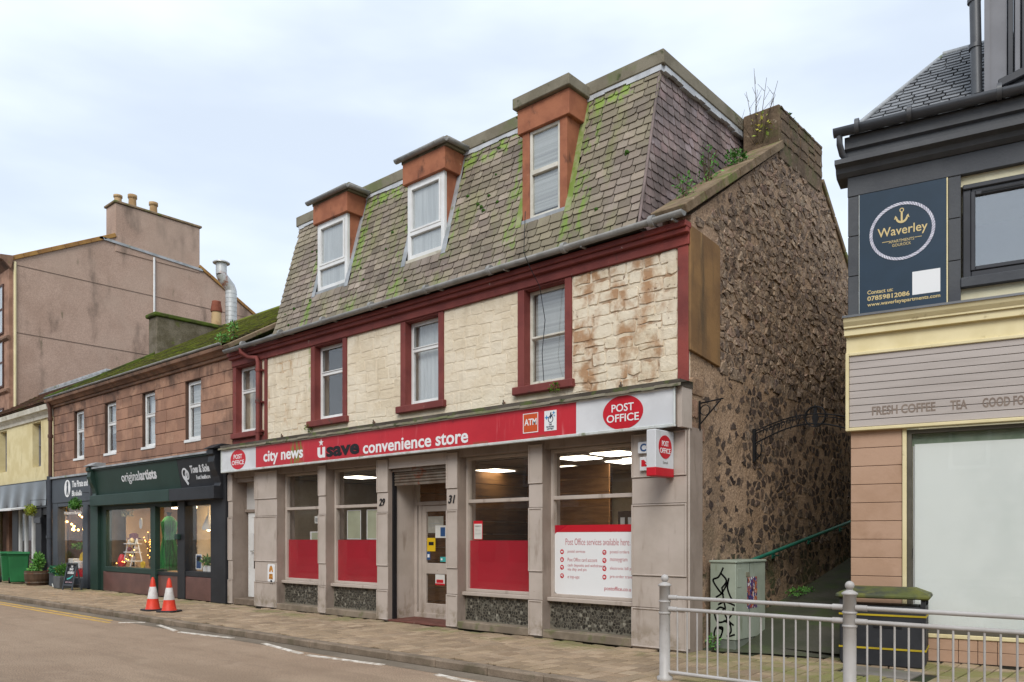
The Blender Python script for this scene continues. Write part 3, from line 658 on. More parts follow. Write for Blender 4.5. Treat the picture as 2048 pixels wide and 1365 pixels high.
# red painted dressings
dr = MB(); dr.box(XG-.165, XG-.005, YU-.03, YU+.004, 3.56, 5.50); dr.build('corner_band', m_red, PO, bev=.006)
dr = MB(); dr.box(XL, XG+.015, YU-.05, YU+.004, 5.475, 5.70).box(XL-.02, XG+.03, YU-.12, YU-.04, 5.62, 5.69).box(XL-.02, XG+.03, YU-.16, YU+.004, 5.69, 5.77); dr.build('eaves_band', m_red, PO, bev=.008)
for k, (a, b) in enumerate(WIN):
    s = MB(); s.box(a-.13, a+.006, YU-.025, YU+.2, ZB, 5.476); s.box(b-.006, b+.12, YU-.025, YU+.2, ZB, 5.476); s.box(a+.006, b-.006, YU-.02, YU+.2, ZT-.03, ZT-.006)
    s.build('window_surround', m_red, PO, bev=.005)
    MB().box(a-.2 if k else a-.13, b+.18, YU-.09, YU+.22, ZB-.13, ZB-.003).build('window_sill', m_red, PO, bev=.012)
MB().box(XL+.002, -15.67, YU-.012, YU+.002, 3.6, ZB-.13).build('apron_panel', m_red, PO)
MB().box(-15.72, -15.62, YU-.03, YU+.002, 3.6, 5.476).build('pilaster_strip', m_red, PO, bev=.005)
for k, (a, b) in enumerate(WIN):
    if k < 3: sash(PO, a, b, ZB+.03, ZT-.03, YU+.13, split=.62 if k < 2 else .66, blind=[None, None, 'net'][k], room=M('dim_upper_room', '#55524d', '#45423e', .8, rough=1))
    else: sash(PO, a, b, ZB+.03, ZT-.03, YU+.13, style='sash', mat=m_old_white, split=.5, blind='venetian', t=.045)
    MB().box(a+.01, b-.01, YU+.08, YU+.21, ZB, ZB+.032).build('window_cill', m_white_frame, PO, bev=.006)
# ornaments on the inner sills
fl = thing('vase_of_red_flowers', 'vase of red flowers inside second window from the drainpipe', 'vase', (-13.05, YU+.3, ZB+.07))
MB().lathe(-13.05, YU+.3, [(.035, ZB+.07), (.05, ZB+.14), (.03, ZB+.22), (.04, ZB+.27)], 14).build('vase', m_white, fl)
MB().leaves((-13.05, YU+.3, ZB+.42), (.14, .08, .13), 60, .06).build('blooms', M('red_petals', '#9c2a2a', '#7c1f22', 9, rough=.6), fl)
fg = thing('white_figurine', 'pale figurine and dark bust on the inner sill of third upper window', 'figurine', (-10.38, YU+.3, ZB+.07))
MB().lathe(-10.38, YU+.3, [(.07, ZB+.07), (.05, ZB+.16), (.08, ZB+.28), (.05, ZB+.36), (.02, ZB+.38)], 14).ball((-10.38, YU+.3, ZB+.43), .06).build('bust', m_white, fg)
MB().lathe(-10.27, YU+.28, [(.05, ZB+.07), (.06, ZB+.12), (.03, ZB+.2), (.035, ZB+.24)], 12).build('dark_vase', m_black, fg)
# eaves gutter with joints, brackets, downpipe
YGU, ZGU = 9.36, 5.83
g = half_gutter(MB(), [(-16.98, YGU, ZGU-.02), (-11, YGU, ZGU), (-5.22, YGU, ZGU+.015)], .068)
gut = g.build('gutter', m_gutter, PO)
for i in range(8):
    xx = -16.2+i*1.5
    MB().tube([(xx-.035, YGU, ZGU-.004), (xx+.035, YGU, ZGU-.004)], .078, 12).build('gutter_joint', m_gutter, gut)
    MB().box(xx+.3, xx+.33, YGU-.02, YU-.1, ZGU-.075, ZGU-.05).build('gutter_bracket', m_gutter, gut)
dp = MB().tube([(-16.3, YGU, ZGU-.06), (-16.3, YGU, ZGU-.16), (-16.2, YU-.12, ZGU-.26), (-15.86, YU-.12, ZGU-.32), (-15.82, YU-.12, ZGU-.42), (-15.82, YU-.12, 3.66)], .047, 12)
dpo = dp.build('downpipe', m_red, PO)
for z in (5.2, 4.5, 3.85): MB().tube([(-15.82, YU-.12, z), (-15.82, YU-.12, z+.07)], .06, 12).box(-15.9, -15.74, YU-.08, YU, z+.02, z+.05).build('pipe_collar', m_red, dpo)
# a loose cable down past the fourth window
tag(MB().tube([(-7.93, 9.33, 6.55), (-7.9, 9.26, 5.9), (-7.86, 9.34, 5.7), (-7.78, 9.5, 5.4), (-7.75, YU-.03, 4.9), (-7.8, YU-.04, 4.4), (-7.72, YU-.1, 3.95)], .006, 6).build('loose_cable', m_black), 'thin black cable hanging from the gutter across the window with venetian blind', 'cable')
# ---------------- gable wall facing the lane
GP = [(9.68, 0), (9.68, 5.9), (12.66, 7.86), (14.42, 7.95), (15.48, 7.05), (17.4, 5.6), (17.4, 0)]
gab = MB().prism([(y, z) for y, z in GP], 'x', XG-.45, XG-.012).build('gable_wall', m_rubble_mortar, PO)
def inside_g(y, z):
    top = 5.85+(y-9.6)*.657 if y < 12.66 else (7.86+(y-12.66)*.05 if y < 14.42 else 7.95-(y-14.42)*.83)
    return 9.66 < y and z < top-.06
shp = []
def tow(a, b, d): return (XG-.012+d, a, b)
def keep(cy, cz):
    if not inside_g(cy, cz+.05) or cz < laneZ(max(9.9, cy))-.05 or cy > 16.6: return False
    if 9.5 < cy < 10.47 and 3.95 < cz < 5.85: return False              # render patch
    if cz < 3.9 and cy < 10.08: return False                            # squared corner stones there
    if cz < 3.9 and cy < 11.4 and random.random() < .3: return False     # smothered in mortar
    return random.random() > (.16 if cz < 4 else .03)
shp = rubble_shapes(9.7, 16.6, 4.1, 8.0, .20, .13, keep, lambda a, b: .008, lambda a, b: random.uniform(.004, .02))
lay(shp, tow, m_rubble, gab, 'rubble_stone', 150)
shp = rubble_shapes(10.05, 16.6, .05, 4.15, .17, .14, lambda a, b: keep(a, b) and random.random() > (.45 if a < 11.3 else .22), lambda a, b: .024 if a < 11.6 else .015, lambda a, b: random.uniform(.001, .009), .009)
lay(shp, tow, M('dark_rubble_stone', rcols=['#3d332f', '#5a4b42', '#342b29', '#8f7c69', '#4a3d37', '#7a6657', '#3a302d', '#a08d7a', '#54453d'], rnd=.25, alt='#4a3f38', nscale=9, rough=.9, bump=1.6, bscale=22, bdetail=8, grain=.35, gscale=40, stains=[dict(col='#a89580', scale=12, lo=.62, hi=.7, amt=.6), dict(col='#7c5140', scale=3, lo=.64, hi=.72, amt=.5), dict(col='#4a5230', scale=2.2, lo=.48, hi=.64, amt=.6, z=[(.2, .7, 1.0)])]), gab, 'rubble_stone', 150)
for k in range(18):                                                     # squared corner stones by the shop front
    z = .1+k*.305; l = .42 if k % 2 else .26
    if z > 3.55 : break
    vs, fs = stone_shape(9.64, 9.64+l+random.uniform(-.04, .04), z, z+.28, .012, .02, .012, .15)
    MB().add([Vector(tow(*p)) for p in vs], fs).build('quoin', M('corner_sandstone', rcols=['#8e755e', '#a1866c', '#7c6552', '#9c7a66'], rnd=.12, alt='#7a6350', nscale=6, rough=.9, bump=.8, bscale=26, bdetail=6, grain=.25, gscale=45, stains=[dict(col='#b9a590', scale=8, lo=.6, hi=.7, amt=.6)]), gab)
MB().prism([(9.605, 4.06), (9.605, 5.74), (10.43, 5.68), (10.46, 5.62), (10.46, 3.96)], 'x', XG-.02, XG+.03).build('render_patch', m_render_panel, gab, bev=.008)
# skew copings
cop = [((9.28, 5.72), (12.72, 7.93))]
def coping(p, q, n, x0, x1, t, parent, mat):
    for i in range(n):
        a = (p[0]+(q[0]-p[0])*i/n, p[1]+(q[1]-p[1])*i/n); b = (p[0]+(q[0]-p[0])*(i+1)/n, p[1]+(q[1]-p[1])*(i+1)/n)
        d = Vector((b[0]-a[0], b[1]-a[1])).normalized(); nn = Vector((-d.y, d.x)); g = .004
        MB().prism([(a[0]+d.x*g, a[1]+d.y*g), (b[0]-d.x*g, b[1]-d.y*g), (b[0]-d.x*g+nn.x*t, b[1]-d.y*g+nn.y*t), (a[0]+d.x*g+nn.x*t, a[1]+d.y*g+nn.y*t)], 'x', x0, x1).build('coping_stone', mat, parent, bev=.012)
coping((9.5, 5.86), (12.7, 7.90), 6, XG-.5, XG+.045, .13, gab, m_coping)
coping((14.42, 7.93), (17.4, 5.46), 5, XG-.5, XG+.03, .10, gab, m_coping)
# stone stack on the gable head
ch = MB().box(XG-.62, XG+.01, 12.56, 14.45, 7.70, 8.58).build('chimney_stack', m_stack, PO, bev=.02)
for c in rubble_cells(12.58, 14.43, 7.98, 8.56, .14, .22, .2, .45):
    vs, fs = stone_shape(*c, .012, .012, .012, .15)
    MB().add([Vector((XG+.011+p[2], p[0], p[1])) for p in vs], fs).build('stack_stone', m_stack, ch)
# left party skew, low roof left of the mansard, hidden rear slope
coping((9.40, 5.86), (15.6, 9.5), 9, XL-.02, XL+.22, .1, PO, m_coping)
MB().prism([(9.46, 5.80), (13.2, 7.95), (17.4, 5.8)], 'x', XL+.22, -15.12).build('side_roof', m_greyroof, PO)
# ---------------- mansard
MX0, MX1 = -15.08, -5.97
KS = .68/2.48
def my(z): return 9.42+(z-5.84)*KS
core = MB()
core.add([(MX0+.03, my(5.84)+.02, 5.80), (MX1+.015, my(5.84)+.02, 5.80), (MX1-.055, my(8.33)+.16, 8.33), (MX0+.03, my(8.33)+.16, 8.33), (MX0, 13.2, 5.8), (MX1+.02, 13.2, 5.8), (MX1-.05, 13.2, 8.33), (MX0+.02, 13.2, 8.33)],
         [(0, 1, 2, 3), (1, 5, 6, 2), (5, 4, 7, 6), (4, 0, 3, 7), (3, 2, 6, 7), (0, 4, 5, 1)])
roof = core.build('mansard_roof', M('roof_felt_dark', '#3f3a33', '#34302a', 2, rough=1), PO)
DORM = [(-13.79, -12.80), (-11.01, -10.05), (-8.24, -7.35)]
dvf = Vector((0, KS, 1)).normalized(); nf = Vector((0, -1, KS)).normalized()
def clipf(a, b, v):
    z = 5.84+v*dvf.z
    a += MX0; b += MX0; seg = [(a, b)]
    if z > 6.36:
        for x0, x1 in DORM:
            x0 -= .10; x1 += .10; new = []
            for p, q in seg:
                if q <= x0 or p >= x1: new.append((p, q)); continue
                if p < x0: new.append((p, x0))
                if q > x1: new.append((x1, q))
            seg = new
    return [(p-MX0, q-MX0) for p, q in seg]
slates(roof, (MX0, 9.415, 5.84), (1, 0, 0), dvf, nf, MX1-MX0, 20, .129, .19, .29, m_slate, clipf, 300)
dvs = Vector((-.07/2.5, 0, 1)).normalized(); ns = Vector((1, 0, .028)).normalized()
def clips(a, b, v):
    z = 5.84+v; y0 = my(z)-9.42
    a = max(a, y0); return [(a, b)]
slates(roof, (MX1+.022, 9.42, 5.84), (0, 1, 0), dvs, ns, 3.75, 20, .129, .14, .21, m_slate_side, clips, 300, thick=.008, ragged=.005)
# flat roof edge
fe = MB().box(MX0-.08, MX1+.05, my(8.33)-.07, 13.3, 8.37, 8.585); fe.build('flat_roof_edge', m_felt, PO, bev=.015)
lf = MB(); n = 46
for i in range(n):
    x0 = MX0+(MX1-MX0)*i/n; x1 = MX0+(MX1-MX0)*(i+1)/n; z0 = 8.30+.014*math.sin(i*1.1)+random.uniform(-.008, .008)
    lf.box(x0, x1+.001, my(8.33)-.055, my(8.33)+.02, z0, 8.372)
for i in range(18):
    y0 = 10.12+3.1*i/18; z0 = 8.29+.02*math.sin(i*1.3)
    lf.box(MX1-.04, MX1+.035, y0, y0+3.1/18+.001, z0, 8.372)
lf.build('lead_apron', M('pale_lead', '#c2c5c8', '#adb0b3', 3, rough=.6, stains=[dict(col='#6c7a3a', scale=3, lo=.6, hi=.72, amt=.6)]), PO)
MB().tube([(MX1+.03, 9.405, 5.86), (MX1-.04, my(8.33)-.015, 8.32)], .022, 8).build('hip_soaker', m_slate_side, PO)
# dormers
for k, (x0, x1) in enumerate(DORM):
    yf = 9.64; z0, z1 = 6.56, 7.94
    b = MB()
    for s in ((x0, x0+.05), (x1-.05, x1)): b.prism([(yf+.08, z0-.06), (my(z0)+.25, z0-.06), (my(8.3)+.12, 8.3), (yf+.08, 8.3)], 'x', *s)
    jw = .14 if k == 2 else .02
    if k == 2: b.box(x0, x0+jw, yf-.02, yf+.09, z0-.03, z1+.01); b.box(x1-jw, x1, yf-.02, yf+.09, z0-.03, z1+.01)
    d = b.build('dormer', m_dormer, PO, bev=.006)
    e = .07; hb = MB().box(x0-e, x1+e, yf-.06, my(8.3)+.15, z1, 8.33); hb.build('header_board', m_dormer, d, bev=.008)
    MB().box(x0-e-.05, x1+e+.05, yf-(.13 if k == 2 else .05), my(8.3)+.4, 8.335, 8.51 if k == 2 else 8.50).build('dormer_flat_roof', m_felt, d, bev=.012)
    if k < 2:
        gg = half_gutter(MB(), [(x0-e-.12, yf-.115, 8.41), (x1+e+.1, yf-.115, 8.415)], .06); gg.build('dormer_gutter', m_gutter, d)
        half_gutter(MB(), [(x1+e+.11, yf-.115, 8.415), (x1+e+.11, my(8.3)+.06, 8.42)], .06).build('dormer_gutter', m_gutter, d)
    # window in the dormer
    f = MB(); fx0, fx1 = (x0+jw, x1-jw) if k == 2 else (x0, x1); t = .05 if k == 2 else .085
    frame_boxes(f, fx0, fx1, z0, z1, t, yf, yf+.07, t)
    zs = z0+(z1-z0)*(.52 if k == 2 else .34)
    f.box(fx0+t, fx1-t, yf-.01, yf+.06, zs-.035, zs+.035)
    if k < 2: frame_boxes(f, fx0+t, fx1-t, zs+.035, z1-t, .04, yf-.018, yf+.05)
    f.build('window_frame', m_white_frame if k < 2 else m_old_white, d, bev=.006)
    MB().box(fx0+t, fx1-t, yf+.035, yf+.04, z0+t, zs-.03).build('pane', m_glass, d); MB().box(fx0+t, fx1-t, yf+.028, yf+.033, zs+.03, z1-t).build('pane', m_glass, d)
    if k == 2:
        bl = MB().box(fx0+t, fx1-t, yf+.046, yf+.050, z0+.1, z1-.04)
        bl.build('blind', m_blind, d)
    else: MB().box(fx0+t, fx1-t, yf+.046, yf+.05, z0+.02, z1-.04).build('net_curtain', m_net, d)
    MB().box(x0-.02, x1+.02, yf-.05, yf+.06, z0-.13, z0-.004).build('lead_sill', m_lead if k != 1 else m_cornice_white, d, bev=.004)
    for s in (x0-.05, x1+.05): 
        MB().add([(s-.06, my(z0-.1)-.03, z0-.1), (s+.06, my(z0-.1)-.03, z0-.1), (s+.06, my(8.3)-.03, 8.3), (s-.06, my(8.3)-.03, 8.3)], [(0, 1, 2, 3)]).build('lead_valley', m_lead if k < 2 else M('algae_lead', '#8f9468', '#6f8238', 5, rough=.7), d)
# moss cushions growing on the slates: one can count them
for i in range(44):
    x = random.uniform(MX0+.3, MX1-.3); z = random.uniform(5.95, 8.2)
    if any(a-.1 < x < b+.1 for a, b in DORM) and z > 6.4: continue
    r = random.uniform(.018, .042)
    b = MB(); b.ball((x, my(z)-.03, z), r*.8, 8); b.ball((x+r*.7, my(z)-.03, z-r*.3), r*.55, 7); b.ball((x-r*.3, my(z)-.03, z-r*.8), r*.5, 7)
    b.build('moss_cushion', M('dark_moss', '#2f4a16', '#3c5a1a', 9, rough=1), roof)
# ---------------- shop front
PIL = [(-17.08, -16.88), (-15.94, -15.05), (-13.55, -13.29), (-11.70, -11.38), (-9.84, -9.57), (-8.0, -7.72), (-6.11, XG+.03)]
for k, (a, b) in enumerate(PIL):
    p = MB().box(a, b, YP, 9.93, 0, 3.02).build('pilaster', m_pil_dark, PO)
    zz = [2.98, 2.37, 2.0, 1.01, .57, .02]
    for i in range(5):
        hi, lo = zz[i]-.006, zz[i+1]+.006
        rec = i in (0, 2, 4)
        MB().box(a+.005, b-.005, YP-(.012 if rec else .008), YP, lo, hi).build('panel', m_pil, p, bev=.004)
        if rec:
            fr = MB(); frame_boxes(fr, a, b, lo-.004, hi+.004, .022, YP-.026, YP-.0121); fr.build('moulding', m_pil, p, bev=.005)
    
# numbers
hn = thing('house_number', 'slanted black number 29 on the pilaster left of the shop door', 'number', (-11.54, 9.47, 2.13))
text('29', -11.63, 2.12, .17, .14, YP-.012, m_black, hn, bold=.02, shear=.25, ext=.008)
hn2 = thing('house_number', 'slanted black number 31 on the pilaster right of the shop door', 'number', (-9.7, 9.47, 2.13))
text('31', -9.79, 2.12, .17, .14, YP-.012, m_black, hn2, bold=.02, shear=.25, ext=.008)
# soffit strip over the bays
MB().box(XL, XG+.01, YP+.02, 9.95, 2.90, 3.03).build('shop_lintel', m_pil_dark, PO)
WB = [(-15.05, -13.55), (-13.29, -11.70), (-9.57, -8.0), (-7.72, -6.11)]
for k, (a, b) in enumerate(WB):
    f = MB(); frame_boxes(f, a, b, .62, 2.9, .05, YG-.05, YG+.05, .05); f.box(a+.05, b-.05, YG-.045, YG+.045, 2.12, 2.18)
    f.box(a, b, YG-.14, YG+.05, .56, .62)
    sw = f.build('shop_window', m_pil, PO, bev=.006)
    MB().box(a+.04, b-.04, YG, YG+.006, .66, 2.13).build('pane', m_shopglass, sw); MB().box(a+.04, b-.04, YG, YG+.006, 2.17, 2.86).build('pane', m_shopglass, sw)
    MB().box(a, b, YG-.06, YG+.05, .13, .56).build('stall_riser', m_riser, sw)
    MB().box(a, b, YP-.02, YG+.05, .0, .128).build('plinth', M('worn_step_stone', '#8a7c6c', '#75695a', 3, rough=.9, bump=.3, bscale=30, stains=[dict(col='#5c6238', scale=4, lo=.55, hi=.7, amt=.6)]), sw, bev=.012)
    # shards set in the riser
    sh = MB()
    for vs, fs in rubble_shapes(a+.02, b-.02, .15, .54, .046, .05, lambda p, q: a+.03 < p < b-.03 and .155 < q < .535, lambda p, q: .0035, lambda p, q: .003, .003):
        sh.add([(p[0], YG-.0602-p[2], p[1]) for p in vs], fs)
    sh.build('terrazzo_shards', M('grey_shard', rcols=['#2b2925', '#383530', '#46423b', '#302d29', '#58544b', '#26241f', '#3d3a34', '#8a867a'], rnd=.25, rough=.35, spec=.5), sw, kind='stuff')
    MB().box(a, b, YG-.06, YG+.05, 2.9, 2.901).build('head', m_pil_dark, sw)
# film and posters inside the glass
for k in (0, 1, 2):
    a, b = WB[k]; MB().box(a+.05, b-.05, YG+.008, YG+.010, .67, 1.49).build('window_film', m_film, PO)
a, b = WB[3]
svc = thing('services_poster', 'large white post office services poster with red header in right shop window', 'poster', ((a+b)/2, YG, .67))
def rrect(x0, x1, z0, z1, r, corners=(1, 1, 1, 1), n=5):
    p = []
    for (cx, cz, t0, on) in ((x1-r, z0+r, -90, corners[0]), (x1-r, z1-r, 0, corners[1]), (x0+r, z1-r, 90, corners[2]), (x0+r, z0+r, 180, corners[3])):
        for i in range(n+1):
            t = R(t0+90*i/n); p.append((cx+r*math.cos(t), cz+r*math.sin(t)) if on else (cx+r*(1 if math.cos(R(t0+45)) > 0 else -1), cz+r*(1 if math.sin(R(t0+45)) > 0 else -1)))
    return p
MB().prism(rrect(a+.05, b-.05, .67, 1.62, .05), 'y', YG-.006, YG-.001).build('sheet', m_white, svc)
MB().prism([(a+.05, 1.625), (b-.05, 1.625), (b-.05, 1.67), (b-.13, 1.73), (a+.30, 1.73), (a+.12, 1.625)], 'y', YG-.005, YG-.001).build('red_header', m_pored, svc)
MB().prism([(a+.05, 1.57), (a+.12, 1.625), (a+.30, 1.73), (a+.05, 1.73)], 'y', YG-.003, YG-.001).build('dark_header_corner', m_film, svc)  # darker red corner at the left end of the poster header
rt = M('red_print', '#a8303c', None, rough=.6)
text('Post Office services available here.', -7.46, 1.425, 1.17, .10, YG-.006, rt, svc, ext=.002, bold=-.012)
for i, (s, z, wd) in enumerate((('postal services', 1.295, .33), ('Post Office card account', 1.175, .55), ('cash deposits and withdrawals\nvia chip and pin', 1.02, .70), ('e top-ups', .9, .22))):
    text(s, -7.42, z, wd, .055 if i != 2 else .12, YG-.006, rt, svc, ext=.002, name='small_print', bold=-.012)
for i, (s, z, wd) in enumerate((('postal orders', 1.295, .33), ('moneygram', 1.175, .30), ('electronic bill paym', 1.055, .46), ('pre-order travel m', .935, .46))):
    text(s, -6.64, z, wd, .058, YG-.006, rt, svc, ext=.002, name='small_print', bold=-.012)
text('postoffice.co.u', -6.74, .745, .46, .075, YG-.006, rt, svc, ext=.002)
for x in (-7.53, -6.74):
    for i, z in enumerate((1.32, 1.2, 1.08, .95) if x < -7 else (1.32, 1.2, 1.08, .955)):
        o = MB().prism(ellipse(x, z, .036, .038, 20), 'y', YG-.008, YG-.005).build('icon', m_pored, svc)
        ic = MB()
        if i == 0 and x < -7: ic.box(x-.018, x+.018, YG-.010, YG-.007, z-.012, z+.012)
        elif i == 3 and x > -7: ic.prism([(x+.024, z), (x-.005, z+.02), (x-.004, z+.005), (x-.022, z+.01), (x-.022, z-.01), (x-.004, z-.005), (x-.005, z-.02)], 'y', YG-.010, YG-.007)
        elif i == 1 and x < -7: ic.prism(ellipse(x, z+.012, .008, .008, 10), 'y', YG-.010, YG-.007).prism([(x-.018, z-.018), (x+.018, z-.018), (x+.006, z+.006), (x-.006, z+.006)], 'y', YG-.010, YG-.007)
        else: ic.prism(ellipse(x-.003, z+.008, .020, .010, 12, .3), 'y', YG-.010, YG-.007).prism(ellipse(x+.010, z-.010, .008, .008, 10), 'y', YG-.010, YG-.007)
        ic.build('symbol', m_white, o)
def sheet(name, label, cat, x0, x1, z0, z1, y, mat, extra=(), th=.003):
    t = thing(name, label, cat, ((x0+x1)/2, y, z0)); MB().box(x0, x1, y, y+th, z0, z1).build('sheet', mat, t)
    for (nm, a0, a1, c0, c1, mt) in extra: MB().box(x0+(x1-x0)*a0, x0+(x1-x0)*a1, y-.002, y-.0002, z0+(z1-z0)*c0, z0+(z1-z0)*c1).build(nm, mt, t)
    return t
m_greyprint = M('grey_print', '#8d8c88', None, rough=.8); m_bluep = M('blue_print', '#2c4c78', None, rough=.7); m_yel = M('yellow_notice', '#d6b01e', '#c9a41a', 4, rough=.6); m_teal = M('teal_print', '#3fa09a', None, rough=.7); m_paper = M('paper', '#d2d0ca', '#c6c4bd', 4, rough=.9)
m_sage = M('sage_board', '#a7a98f', '#9b9d84', 2, rough=.8)
sheet('opening_hours_notice', 'red and white opening hours notice at the edge of the window beside number 31', 'notice', -9.43, -9.22, 1.5, 1.82, YG-.005, m_pored, [('paper', .08, .95, .04, .84, m_paper), ('row', .2, .85, .7, .74, m_pored), ('row', .2, .85, .5, .52, m_greyprint), ('row', .2, .85, .3, .32, m_greyprint)])
sheet('framed_board', 'sage green white-framed board, left of the pair in the window left of the door', 'board', -12.96, -12.52, 1.5, 2.08, YG+.02, m_white_frame, [('backing', .05, .95, .03, .97, m_sage)])
sheet('framed_board', 'sage green white-framed board, right of the pair in the window left of the door', 'board', -12.34, -11.82, 1.5, 2.08, YG+.02, m_white_frame, [('backing', .05, .95, .03, .97, m_sage)])
sheet('sage_cabinet_panel', 'pale panel just above the red film in the leftmost shop window', 'board', -14.25, -13.62, 1.44, 1.66, YG+.04, m_sage, [('edge', 0, 1, .9, 1, m_white_frame), ('edge', 0, .08, 0, .9, m_white_frame)])
sheet('small_notice', 'tiny paper notice high in the leftmost shop window', 'notice', -14.05, -13.9, 1.83, 1.98, YG+.012, m_paper, [('print', .15, .85, .2, .75, m_greyprint)])
# white side door, leftmost bay
MB().box(-16.88, -15.94, 9.80, 9.86, 2.12, 2.18).build('door_transom', m_pil_dark, PO); MB().box(-16.88, -15.94, 9.6, 9.9, 2.80, 2.899).build('door_head', m_pil_dark, PO)
MB().box(-16.88, -15.94, 9.85, 9.88, 2.18, 2.80).build('over_panel', M('pale_grey_panel', '#c6c3bf', '#b8b5b0', 1.5, rough=.7), PO)
dd = MB(); dd.box(-16.80, -15.96, 9.84, 9.89, .16, 2.12); do = dd.build('side_door', m_white_frame, PO, bev=.005)
fr = MB(); frame_boxes(fr, -16.66, -16.06, 1.62, 2.02, .02, 9.832, 9.842); fr.build('door_moulding', m_white_frame, do)
MB().box(-16.55, -16.02, 9.834, 9.842, .82, 1.62).build('dark_door_panel', M('dark_brown_glass', '#2f2622', '#3c302a', 4, rough=.3), do)
MB().tube([(-16.62, 9.84, 1.22), (-16.62, 9.79, 1.22), (-16.50, 9.79, 1.235)], .011, 8).build('door_handle', m_alu, do)
MB().box(-16.88, -15.94, 9.52, 9.93, 0, .15).build('door_step', M('worn_step', '#7b6c5e', '#685b4e', 3, rough=.9, bump=.3, bscale=30), PO, bev=.015)
tag(MB().prism(rrect(-15.40, -15.12, .58, .96, .04), 'y', YP-.02, YP-.0125).build('pillar_sticker', m_white), 'white rectangular sticker with torn orange print on the pilaster beside the white door', 'sticker')
st = bpy.data.objects['pillar_sticker']
MB().prism([(-15.34, .80), (-15.31, .90), (-15.26, .935), (-15.21, .90), (-15.18, .80), (-15.22, .78), (-15.25, .84), (-15.29, .78)], 'y', YP-.022, YP-.0195).build('orange_print', M('orange_sticker', '#c98a34', '#8c5a28', 20, rough=.6), st)
MB().prism([(-15.35, .64), (-15.33, .75), (-15.20, .75), (-15.19, .63)], 'y', YP-.022, YP-.0195).build('orange_print', MATS['orange_sticker'], st)
MB().prism([(-15.30, .53), (-15.28, .62), (-15.22, .61), (-15.2, .52), (-15.24, .55)], 'y', YP-.0222, YP-.0197).build('dark_print', m_black, st)
# ---------------- shop entrance, recessed
DX0, DX1 = -11.38, -9.84; YD = 10.12
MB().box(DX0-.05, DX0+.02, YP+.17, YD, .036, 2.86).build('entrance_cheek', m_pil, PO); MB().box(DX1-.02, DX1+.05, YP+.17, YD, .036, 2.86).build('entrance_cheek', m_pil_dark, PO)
MB().box(DX0, DX1, YP-.02, YD+.1, -.005, .035).build('entrance_step', M('terracotta_step', '#6b4238', '#5a372f', 3, rough=.7, stains=[dict(col='#9a8d80', scale=5, lo=.6, hi=.72, amt=.6)]), PO, bev=.01)
MB().box(DX0, DX1, YP+.003, YP+.05, 2.80, 3.0).build('shutter_lintel', m_pil, PO)
sb = MB().box(DX0+.02, DX1-.02, YP+.06, YP+.3, 2.74, 2.9).build('roller_shutter', m_rust, PO)
for i in range(4): MB().tube([(DX0+.06, YP+.12, 2.72-i*.052), (DX1-.06, YP+.12, 2.72-i*.052)], .027, 8).build('shutter_slat', m_rust, sb)
MB().box(DX0+.06, DX1-.06, YP+.1, YP+.15, 2.49, 2.535).build('shutter_bottom_rail', m_rust, sb)
for xx in (DX0+.001, DX1-.046): MB().box(xx, xx+.045, YP+.09, YP+.165, .036, 2.8).build('shutter_guide', m_black, sb)
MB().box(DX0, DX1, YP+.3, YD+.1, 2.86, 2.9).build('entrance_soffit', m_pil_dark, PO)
f = MB(); frame_boxes(f, DX0, DX1, .035, 2.86, .09, YD, YD+.09); f.box(DX0+.09, DX1-.09, YD+.003, YD+.087, 2.14, 2.21); f.box(-11.25, -11.17, YD+.002, YD+.088, .04, 2.14).box(-10.40, -10.32, YD+.002, YD+.088, .04, 2.14)
df = f.build('entrance_frame', m_pil, PO, bev=.006)
MB().box(DX0+.09, DX1-.09, YD+.04, YD+.046, 2.2, 2.78).build('pane', m_shopglass, df)
f = MB(); lx0, lx1 = -11.17, -10.40; frame_boxes(f, lx0, lx1, .05, 2.13, .11, YD+.02, YD+.07, .26); f.box(lx0+.11, lx1-.11, YD+.022, YD+.068, .86, 1.06)
sd = f.build('shop_door', m_pil, PO, bev=.006)
MB().box(-10.32, DX1-.09, YD+.04, YD+.046, .04, 2.14).build('side_pane', m_shopglass, df)
MB().box(lx0+.12, lx1-.12, YD+.04, YD+.046, .30, .87).build('pane', m_shopglass, sd); MB().box(lx0+.12, lx1-.12, YD+.04, YD+.046, 1.05, 2.01).build('pane', m_shopglass, sd)
MB().tube([(-10.45, YD+.02, 1.25), (-10.45, YD-.04, 1.25), (-10.45, YD-.04, 1.55), (-10.45, YD+.02, 1.55)], .012, 8).build('pull_handle', m_alu, sd)
Yn = YD+.033
sheet('door_notice', 'yellow security camera notice on the shop door glass', 'notice', -11.043, -10.819, 1.28, 1.53, Yn, m_yel, [('camera_mark', .2, .8, .45, .7, m_black)])
sheet('door_notice', 'white and blue paper notice top right on the shop door glass', 'notice', -10.819, -10.542, 1.53, 1.76, Yn, m_paper, [('photo', .5, .95, .12, .85, m_bluep)])
sheet('door_notice', 'large grey printed sheet at the top of the shop door glass', 'notice', -11.024, -10.608, 1.62, 1.93, Yn+.003, M('grey_paper', '#9c988e', '#8f8b80', 9, rough=.9), [('print', .1, .9, .55, .6, m_greyprint), ('print', .1, .9, .4, .44, m_greyprint)])
sheet('door_notice', 'small teal sticker low on the upper door glass', 'sticker', -10.687, -10.542, 1.09, 1.18, Yn, m_teal, [('mark', .1, .4, .3, .7, m_white)])
sheet('door_notice', 'small pale blue phone sticker on the left of the door glass', 'sticker', -11.050, -10.958, 1.12, 1.27, Yn, m_bluep, [('mark', .2, .8, .3, .7, m_white)])
sheet('door_notice', 'white notice with red foot on the lower shop door glass', 'notice', -10.819, -10.568, .66, .86, Yn, m_paper, [('red_foot', 0, 1, 0, .15, m_pored), ('red_block', .12, .85, .2, .5, m_pored)])
